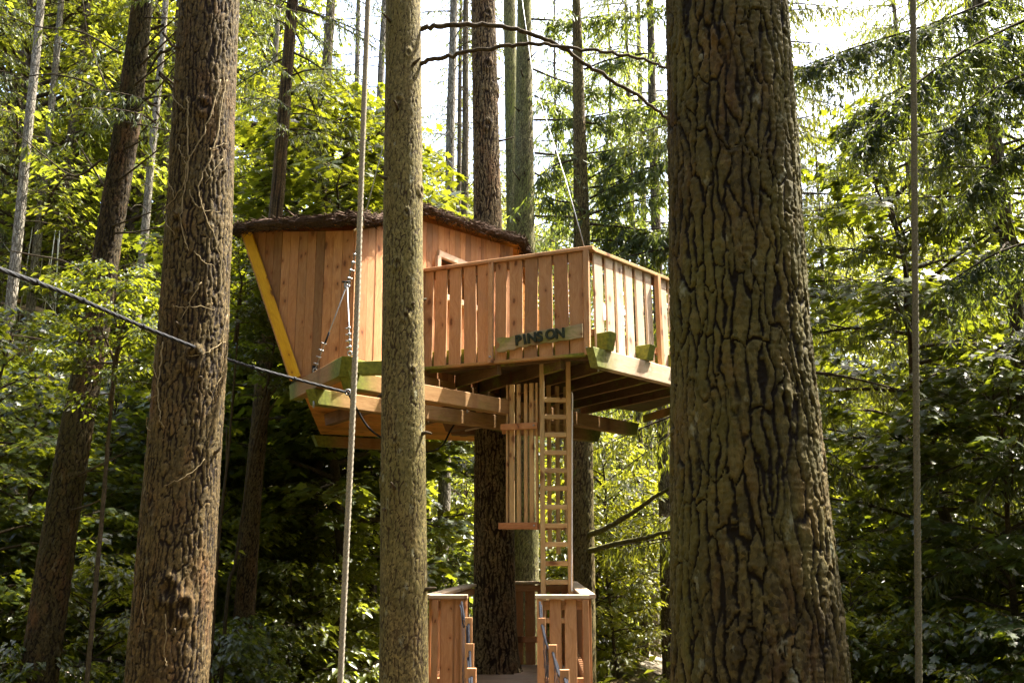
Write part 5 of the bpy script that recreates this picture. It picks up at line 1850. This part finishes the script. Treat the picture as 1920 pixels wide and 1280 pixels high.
# dry ivy on the left trunk
def ivy():
    root = thing('ivy_stems', 'dry pale ivy stems creeping over the brown trunk left of the cabin', 'ivy', P(340, 700, 6.1))
    pth = np.array(PLEFT)

    def surf(u, v):
        # march the ray to the trunk surface
        b = P(u, v, 6.3).z
        cxz = np.interp(b, pth[:, 2], pth[:, 0]); cy = np.interp(b, pth[:, 2], pth[:, 1]); r = np.interp(b, pth[:, 2], pth[:, 3]) * 1.01 + 0.008
        px = P(u, v, cy).x
        dx = max(-0.98 * r, min(0.98 * r, px - cxz))
        y = cy - math.sqrt(r * r - dx * dx)
        p = P(u, v, y)
        return Vector((cxz + dx, y, p.z))
    lines = [[(425, 150), (415, 200), (400, 250), (385, 280), (372, 310), (366, 345), (345, 372), (322, 392)],
             [(370, 180), (372, 205), (372, 250), (374, 290), (372, 330), (364, 370), (360, 410), (368, 450), (375, 470)],
             [(436, 150), (428, 190), (422, 250), (410, 300), (392, 350), (402, 400), (418, 450), (424, 500), (422, 560)],
             [(430, 590), (424, 640), (422, 700), (416, 720)], [(336, 180), (352, 195), (368, 205)], [(352, 270), (362, 290), (372, 310)],
             [(410, 280), (420, 275), (434, 268)], [(375, 355), (385, 380), (400, 392), (425, 398)], [(312, 395), (330, 420), (350, 440)],
             [(330, 340), (340, 355), (345, 372)], [(395, 530), (380, 560), (372, 580), (360, 598)], [(345, 572), (365, 576), (398, 575), (415, 582)],
             [(325, 640), (322, 670), (318, 710), (318, 750), (325, 790), (330, 800)], [(290, 646), (300, 690), (318, 715)],
             [(260, 752), (290, 745), (318, 742)], [(398, 860), (380, 885), (355, 900), (332, 910)], [(285, 780), (280, 800), (298, 808)],
             [(430, 640), (410, 655), (395, 665), (365, 668)], [(428, 300), (415, 320), (402, 345)], [(384, 470), (400, 490), (415, 500)],
             [(296, 1170), (292, 1140), (298, 1090)], [(335, 1150), (336, 1190), (334, 1230), (338, 1250)]]
    for i, l in enumerate(lines):
        pts = catmull([surf(u, v) for u, v in l], 6)
        rs = np.random.RandomState(i)
        pts = [p + Vector((rs.randn() * 0.004, 0, rs.randn() * 0.004)) for p in pts]
        r = 0.0056 if len(l) > 5 else 0.0038
        tube('stem', pts, np.linspace(r, r * 0.5, len(pts)), M['vine'], root, 6)


ivy()

# ------------------------------------------------------------------ the wood around
RB = random.Random(3)
ORD = ['first', 'second', 'third', 'fourth', 'fifth', 'sixth', 'seventh', 'eighth', 'ninth', 'tenth', 'eleventh', 'twelfth', 'thirteenth', 'fourteenth', 'fifteenth', 'sixteenth', 'seventeenth', 'eighteenth', 'nineteenth', 'twentieth', 'twenty-first', 'twenty-second', 'twenty-third', 'twenty-fourth', 'twenty-fifth', 'twenty-sixth', 'twenty-seventh', 'twenty-eighth', 'twenty-ninth', 'thirtieth']


def number_labels(group, text, kinds=None):
    """label the trees of a group by their order from left to right in the view"""
    ob = [o for o in bpy.data.objects if o.parent is None and o.get('group') == group]
    ob.sort(key=lambda o: WM[o].translation.x / WM[o].translation.y)
    for i, o in enumerate(ob):
        o['label'] = text % ORD[i]



def ux_at(u, Y):
    return (u - 960) / F * Y * 1.01


def fir_at(u, Y, kind, s, label, group, ts=1.0, tilt=(0, 0), name='spruce_tree'):
    return place_fir(kind, ux_at(u, Y), Y, s, RB.uniform(0, 6.28), name, label, group, tilt, ts)


def broad_at(u, Y, kind, s, label, group, name='maple_tree', cat='tree', sz=None):
    return place_broad(kind, ux_at(u, Y), Y, s, RB.uniform(0, 6.28), name, label, cat, group, 0.0, sz)


G1, L1 = 'straight trunks in the left background', 'slender straight conifer far back in the left part of the wood'
for (u, Y, k, s, ts) in [(6, 21, 5, .95, .8), (40, 24, 5, 1, .7), (80, 25, 6, 1, .9), (112, 27, 6, 1, .75), (150, 33, 5, 1, .7), (210, 30, 6, 1, .6), (236, 22, 5, .9, .75),
                         (268, 26, 6, 1, .8), (302, 20, 5, .9, .75), (330, 34, 5, 1.0, .7), (20, 36, 3, 1.05, .7), (-40, 28, 6, 1, .8), (484, 27, 5, 1.0, .8), (190, 42, 5, 1.1, .7),
                         (100, 40, 5, 1.1, .8), (415, 38, 6, 1.1, .7), (-120, 22, 2, 1, .8)]:
    fir_at(u, Y, k, s, L1, G1, ts, (RB.uniform(-.015, .02), 0))
G2, L2 = 'trunks seen below the cabin', 'slender trunk standing far behind, below the cabin floor'
for (u, Y, k, s, ts) in [(590, 21, 6, .95, .95), (688, 23, 5, 1, .7), (660, 27, 5, 1, .7), (829, 22, 5, 1, .8), (852, 29, 6, 1, .6), (866, 25, 6, 1, .7), (540, 30, 5, 1, .8)]:
    fir_at(u, Y, k, s, L2, G2, ts, (RB.uniform(-.012, .012), 0))
G3, L3 = 'conifers behind the balcony', 'tall conifer with drooping sprays in the light behind the balcony'
for (u, Y, k, s, ts) in [(1160, 30, 3, .9, .8), (1195, 22, 3, .85, .6), (1050, 27, 3, .9, .5), (1216, 24, 5, .95, .6), (1242, 19, 6, .8, .85), (840, 38, 3, 1.05, .8), (900, 33, 3, .95, .7)]:
    fir_at(u, Y, k, s, L3, G3, ts)
G4, L4 = 'firs on the right', 'dark drooping fir on the right side of the wood'
for (u, Y, k, s, ts) in [(1925, 10.4, 7, .74, .8), (1560, 19, 7, .62, .7), (1740, 22, 3, .9, .7), (1415, 13.5, 7, .92, .9), (1650, 14.5, 4, .52, 1), (1905, 16, 3, .95, .8), (1490, 19, 2, .7, .9), (1780, 24, 3, .85, .8), (1700, 33, 2, .5, .8), (1360, 30, 2, .8, .8), (1590, 13, 4, .5, 1)]:
    fir_at(u, Y, k, s, L4, G4, ts)
fir_at(915, 26, 4, 1.15, 'small pale blue-green fir behind the thatched roof', None)
fir_at(845, 28, 4, 1.35, 'bushy young fir left of the small fir behind the roof', None)

G5, L5 = 'maples behind the cabin', 'dark leafy maple rising behind the cabin roof and rope'
for (u, Y, k, s) in [(640, 15.6, 1, 1.4), (590, 17.0, 1, 1.5), (555, 19, 1, 1.6), (690, 19, 0, 1.7)]:
    broad_at(u, Y, k, s, L5, G5)
G6, L6 = 'leafy young trees on the left', 'leafy young maple among the trunks on the left'
for (u, Y, k, s) in [(70, 13, 0, .85), (-30, 11.5, 1, .75), (200, 15, 0, .9), (330, 17, 0, 1.0), (0, 17, 0, 1.0), (130, 20, 4, .8), (260, 19, 1, .9), (520, 17, 0, .8), (400, 22, 4, .9)]:
    broad_at(u, Y, k, s, L6, G6)
G7, L7 = 'leafy trees on the right', 'leafy maple with thin dark stem right of the thick trunk'
for (u, Y, k, s) in [(1760, 11.5, 1, 1.1), (1900, 10, 0, .8), (1640, 14, 0, .75), (1840, 15, 0, 1.25), (1700, 19, 4, .95), (1950, 19, 4, 1.1), (1560, 17, 0, .8), (1770, 26, 4, 1.0)]:
    broad_at(u, Y, k, s, L7, G7)
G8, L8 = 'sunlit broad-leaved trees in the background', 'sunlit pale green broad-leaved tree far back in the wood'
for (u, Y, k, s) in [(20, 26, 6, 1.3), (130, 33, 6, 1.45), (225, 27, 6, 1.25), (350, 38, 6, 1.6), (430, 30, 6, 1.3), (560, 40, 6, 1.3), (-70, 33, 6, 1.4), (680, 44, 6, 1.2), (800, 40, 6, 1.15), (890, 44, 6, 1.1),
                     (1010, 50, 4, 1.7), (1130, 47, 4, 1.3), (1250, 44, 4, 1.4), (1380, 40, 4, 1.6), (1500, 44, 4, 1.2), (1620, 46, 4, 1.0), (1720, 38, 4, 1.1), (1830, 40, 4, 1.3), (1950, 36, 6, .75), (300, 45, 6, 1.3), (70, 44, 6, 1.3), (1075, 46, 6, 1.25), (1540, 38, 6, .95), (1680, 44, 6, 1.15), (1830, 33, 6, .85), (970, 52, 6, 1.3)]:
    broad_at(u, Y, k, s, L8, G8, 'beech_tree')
G9, L9 = 'bushes on the forest floor', 'leafy bush covering the forest floor'


def bush_label(x, Y, k):
    u = 960 + x / Y * F
    look = {2: 'pale green leafy bush', 3: 'low grey-green bush', 5: 'dark green bushy maple'}[k]
    place = 'at the left edge of the wood' if u < 60 else 'between the leaning trunk and the ivy trunk' if u < 260 else 'between the ivy trunk and the slim olive trunk' if u < 720 else \
        'beneath the cabin behind the lower platform' if u < 1000 else 'right of the ladder behind the balcony' if u < 1262 else 'behind the thick right trunk' if u < 1560 else 'right of the thick trunk'
    dist = 'near' if Y < 15 else 'mid-distance' if Y < 26 else 'far'
    return '%s %s, %s' % (dist, look, place), 'bushes %s, %s' % (place, dist)


for i in range(105):
    Y = RB.uniform(11, 42)
    u = RB.uniform(-150, 2050)
    x = ux_at(u, Y)
    if Y < 17.5 and -3.4 < x < 2.4: continue
    if abs(x - (3.5 + 0.0 * Y)) < 1.8 and 15 < Y < 27: continue
    if abs(x + 9.5) < 3 and 20 < Y < 25: continue
    k = RB.choice([2, 2, 3, 5, 5])
    s = RB.uniform(.75, 1.25) * (0.8 if Y < 15 else 1)
    bl, bg_ = bush_label(x, Y, k)
    place_broad(k, x, Y, s, RB.uniform(0, 6.28), 'bush', bl, 'bush', bg_)
for (u, Y, k, s) in [(1640, 8.6, 5, .50), (1800, 8.4, 5, .55), (1720, 9.6, 5, .7), (1880, 9.0, 5, .7), (1580, 10, 2, .6), (1940, 8.4, 5, .6), (30, 9.5, 5, .6), (180, 11, 2, .65), (440, 11.5, 3, .8), (560, 14.5, 3, 1.1), (650, 16, 2, .7), (500, 13, 5, .6), (610, 18.5, 2, .9), (1150, 19, 2, .8), (1190, 22, 2, 1.0), (1170, 26, 5, 1.3), (780, 20, 2, .8), (840, 19, 3, 1.1)]:
    bl, bg_ = bush_label(ux_at(u, Y), Y, k)
    place_broad(k, ux_at(u, Y), Y, s, RB.uniform(0, 6.28), 'bush', bl, 'bush', bg_)

# low plants and leaf litter, too many to count
def cover():
    rs = np.random.RandomState(9)
    n = 60000
    Y = 5 + 45 * rs.rand(n) ** 1.3
    X = (rs.rand(n) * 2 - 1) * (Y * 0.62 + 2)
    den = vnoise(X * 0.5, Y * 0.5, 0, 3)
    keep = (den + rs.rand(n) * 0.9 > 0.15) & ~((np.abs(X) < 1.1) & (Y < 12.5)) & ~((np.abs(X - 3.5) < 1.0) & (Y > 13) & (Y < 26)) & ~((np.abs(X + 9.5) < 2.5) & (Y > 21) & (Y < 24))
    X = X[keep]; Y = Y[keep]; n = len(X)
    Z = gz(X, Y) + 0.02 + 0.45 * rs.rand(n) ** 2
    pos = np.stack([X, Y, Z], -1)
    ax = np.stack([rs.randn(n), rs.randn(n), 0.3 + 0.4 * rs.rand(n)], -1)
    nr = np.stack([rs.randn(n) * 0.5, rs.randn(n) * 0.5, np.ones(n)], -1)
    L = (0.10 + 0.14 * rs.rand(n)) * (0.7 + Y / 40)
    Vk, Tk = kites(pos, ax, nr, L, L * 0.5)
    tag(add('undergrowth', mesh_np('undergrowth', Vk, Tk, M['cover'])), 'low green undergrowth covering the forest floor', 'undergrowth', None, 'stuff')


cover()


def far_wood():
    rs = np.random.RandomState(19)
    n = 60000
    az = (rs.rand(n) * 2 - 1) * 0.75
    R = 52 + 30 * rs.rand(n)
    X = np.sin(az) * R; Y = np.cos(az) * R
    topz = 11 + 7 * np.clip(-az / 0.5, -0.4, 1) + 7 * vnoise(az * 9, 0, 0, 4) + 4 * vnoise(az * 31, 0, 0, 6)
    h = rs.rand(n) ** 0.9
    Z = gz(X, Y) + h * np.clip(topz, 4, 30)
    cl = vnoise(X * 0.35, Y * 0.35, Z * 0.35, 8)
    keep = cl + rs.rand(n) * 0.6 > 0.2
    pos = np.stack([X, Y, Z], -1)[keep]
    n = len(pos)
    ax = rs.randn(n, 3); ax[:, 2] -= 0.4
    L = 0.45 + 0.5 * rs.rand(n)
    Vk, Tk = kites(pos, ax, rs.randn(n, 3) + np.array([0, 0, 1.0]), L, L * 0.6)
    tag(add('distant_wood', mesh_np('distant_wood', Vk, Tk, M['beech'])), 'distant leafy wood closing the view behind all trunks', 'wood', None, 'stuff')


far_wood()


def surrounding():  # unseen leaf cloud added round the viewpoint to keep skylight off the foreground
    rs = np.random.RandomState(29)
    n = 84000
    az = np.pi / 2 + 0.75 + rs.rand(n) * (2 * np.pi - 1.5) - np.pi / 2      # everywhere but the view ahead
    R = 8.5 + 12 * rs.rand(n)
    X = np.sin(az) * R; Y = np.cos(az) * R
    Z = 1.0 + 17 * rs.rand(n)
    cl = vnoise(X * 0.3, Y * 0.3, Z * 0.3, 18)
    keep = cl + rs.rand(n) * 0.5 > 0.1
    pos = np.stack([X, Y, Z], -1)[keep]
    n = len(pos)
    ax = rs.randn(n, 3); ax[:, 2] -= 0.4
    L = 0.35 + 0.35 * rs.rand(n)
    Vk, Tk = kites(pos, ax, rs.randn(n, 3) + np.array([0, 0, 1.0]), L, L * 0.6)
    tag(add('surrounding_wood', mesh_np('surrounding_wood', Vk, Tk, M['fir'])), 'unseen wood around and behind the viewpoint, added as a leaf mass for shade', 'wood', None, 'stuff')


surrounding()

# ------------------------------------------------------------------ thin dark stems among the leaves on the left
def sapling(lines, Y, label, crown_u, crown_v, k, s):
    base = P(lines[0][-1][0], lines[0][-1][1], Y)
    root = thing('maple_sapling', label, 'sapling', (base.x, base.y, g1(base.x, base.y)))
    for i, l in enumerate(lines):
        pts = [P(u, v, Y) for u, v in l]
        if i == 0:
            pts.append(Vector((pts[-1].x - 0.02, Y, g1(pts[-1].x, Y) - 0.1)))
        c = catmull(pts, 6)
        tube('stem' if i == 0 else 'branch', c, np.linspace(0.008, 0.024 if i == 0 else 0.014, len(c)), M['twig'], root, 8)
    c = P(crown_u, crown_v, Y)
    m = Matrix.Translation((c.x, c.y, c.z)) @ Matrix.Rotation(0.7 * s * 9, 4, 'Z') @ Matrix.Diagonal((s, s, s, 1))
    add('crown', LIB['broad%d' % k][1], root, m)
    add('twigs', LIB['broad%d' % k][0], root, m)


sapling([[(505, 700), (485, 790), (468, 880), (452, 980), (440, 1060), (425, 1130)], [(540, 690), (500, 760), (472, 850)], [(520, 745), (495, 790), (478, 850)]], 11.5, 'dark forked sapling below the yellow fascia board', 500, 760, 5, 0.5)
sapling([[(452, 560), (440, 700), (428, 850), (415, 960), (405, 1080), (398, 1190)], [(425, 800), (424, 880), (416, 960)]], 10.5, 'thin dark sapling just right of the brown ivy trunk', 440, 640, 5, 0.45)
sapling([[(240, 590), (225, 640), (205, 800), (190, 980)], [(180, 600), (200, 640), (215, 680)]], 8.6, 'sapling with dark maple leaves beside the leaning trunk', 205, 760, 5, 0.42)

# ------------------------------------------------------------------ rope course far left
RY = 24.0
GR = 'rope course pieces hung between the far left trunks'


def ropes(name, lines, r, mat, parent, Y=RY):
    return multi_tube(name, [([P(u, v, Y) for u, v in l], [r] * len(l)) for l in lines], mat, parent, 5)


t = thing('tree_platform', 'small high platform on a far trunk at the left edge, left of the leaning trunk', 'platform', P(97, 668, RY))
for i in range(7):
    a = P(74 + i * 2.0, 656 - i * 1.2, RY + i * 0.16); b = P(110 + i * 2.0, 671 - i * 1.2, RY + i * 0.16)
    board('plank', a, b, 0.15, 0.03, UP, M['platdark'], t)
board('beam', P(76, 658, RY - .02) - Vector((0, 0, .09)), P(112, 673, RY - .02) - Vector((0, 0, .09)), .1, .14, UP, M['yellow'], t)
board('beam', P(86, 655, RY + .9) - Vector((0, 0, .09)), P(122, 668, RY + .9) - Vector((0, 0, .09)), .1, .14, UP, M['beam'], t)
t = thing('tree_platform', 'small high platform far back between leaning trunk and ivy trunk', 'platform', P(240, 675, 26))
for i in range(6):
    a = P(214 + i * 2.0, 675 - i * 1.2, 26 + i * 0.16); b = P(252 + i * 2.0, 678 - i * 1.2, 26 + i * 0.16)
    board('plank', a, b, 0.15, 0.03, UP, M['batten'], t)
board('beam', P(214, 677, 25.98) - Vector((0, 0, .09)), P(252, 680, 25.98) - Vector((0, 0, .09)), .1, .12, UP, M['yellow'], t)
t = thing('hanging_step', 'hanging slatted plank walkway of the rope course', 'rope course', P(70, 585, RY), GR)
for i in range(5):
    a = P(36 + i * 4, 577 - i * 1.6, RY + i * .14); b = P(82 + i * 4, 592.5 - i * 1.6, RY + i * .14)
    board('plank', a, b, 0.10, 0.04, UP, M['pale'], t)
ropes('rope', [[(38, 576), (50, 500), (62, 420)], [(56, 570), (62, 500), (66, 420)], [(82, 592), (92, 520), (104, 430)], [(99, 586), (106, 520), (112, 430)]], 0.012, M['white'], t)
for (u, v, lab) in ((33, 564, 'round wooden hanging disc left of the plank walkway'), (103, 597, 'round orange hanging disc right of the plank walkway')):
    t = thing('hanging_disc', lab, 'rope course', P(u, v, RY), GR)
    c = P(u, v, RY)
    tube('disc', [c - Vector((0, 0, .03)), c + Vector((0, 0, .03))], 0.09, M['plat'], t, 14)
    ropes('rope', [[(u, v), (u + 3, v - 70), (u + 6, v - 150)]], 0.012, M['white'], t)
t = thing('log_curtain', 'row of pale hanging logs at the left edge beside the far platform', 'rope course', P(35, 640, RY))
rs = random.Random(4)
for i in range(13):
    u = -2 + i * 5.6
    v0 = 608 + i * 3.6 + rs.uniform(-2, 2); v1 = 628 + i * 3.4 + rs.uniform(-2, 2) + min(i, 6)
    a = P(u, v0, RY - .5); b = P(u + 0.6, v1 + 6, RY - .5)
    board('log', b, a, 0.060, 0.06, fy, M['batten'], t)
ropes('rope', [[(-2 + i * 5.6, 610 + i * 3.6), (4 + i * 6.2, 560 + i * 2), (10 + i * 7, 480)] for i in range(0, 13, 2)], 0.005, M['rope'], t, RY - .5)
ropes('net_rope', [[(-10, 600), (20, 622), (45, 640), (75, 655)], [(-10, 640), (20, 655), (50, 668), (72, 672)]], 0.012, M['black'], t, RY - .55)
t = thing('rope_handrail', 'thin white handrail ropes of the rope course before the far left trunks', 'rope course', P(90, 540, RY), GR)
ropes('rope', [[(58, 508), (100, 524), (145, 545)], [(58, 528), (100, 545), (145, 562)], [(58, 556), (100, 568), (145, 577)], [(62, 535), (95, 575), (130, 622)], [(0, 447), (18, 472)], [(0, 480), (20, 488), (60, 510)]], 0.011, M['white'], t)


number_labels(G1, 'slender straight conifer in the left background, %s from the left')
number_labels(G2, 'slender conifer trunk seen beneath the cabin, %s from the left')
number_labels(G3, 'tall conifer with drooping sprays behind the balcony, %s from the left')
number_labels(G4, 'drooping fir on the right of the wood, %s from the left')
number_labels(G5, 'dark leafy maple rising behind the cabin roof, %s from the left')
number_labels(G6, 'leafy young maple among the left trunks, %s from the left')
number_labels(G7, 'leafy maple right of the thick trunk, %s from the left')
number_labels(G8, 'sunlit pale green broad-leaved tree far back, %s from the left')

# dark boughs reaching in from a fir off the right edge
bx_, by_ = ux_at(2130, 8.2), 8.2
of = thing('fir_tree', 'dark fir off the right edge whose boughs hang across the upper right corner', 'tree', (bx_, by_, g1(bx_, by_)))
me, org = trunk_mesh('trunk', [(bx_, by_, g1(bx_, by_) - 0.3, 0.17), (bx_, by_, 13.0, 0.05)], M['bark_dark'], None, 40, 0.1, 0.15, 0.05, 0.2, 0.012, 51)
add('trunk', me, of, Matrix.Translation(org))
fir_limbs(of, None, [
    [(2130, -60, 8.2), (1960, 20, 8.2), (1800, 100, 8.1), (1680, 190, 8.0), (1610, 270, 8.0)],
    [(2130, -140, 8.2), (1930, -30, 8.4), (1760, 40, 8.6), (1600, 90, 8.8), (1490, 130, 9.0)],
    [(2130, 90, 8.2), (1980, 120, 8.0), (1860, 170, 7.9), (1760, 260, 7.8)],
    [(2130, 20, 8.2), (1960, 70, 8.6), (1840, 120, 8.9), (1700, 160, 9.2), (1570, 240, 9.4)],
    [(2130, 230, 8.2), (2000, 240, 8.2), (1890, 290, 8.2), (1800, 370, 8.2)],
    [(2130, 480, 8.2), (1990, 450, 8.2), (1880, 470, 8.2), (1760, 540, 8.2)]], 8.2, M['fir'], 61, 4.5, 0.020, 0.07)
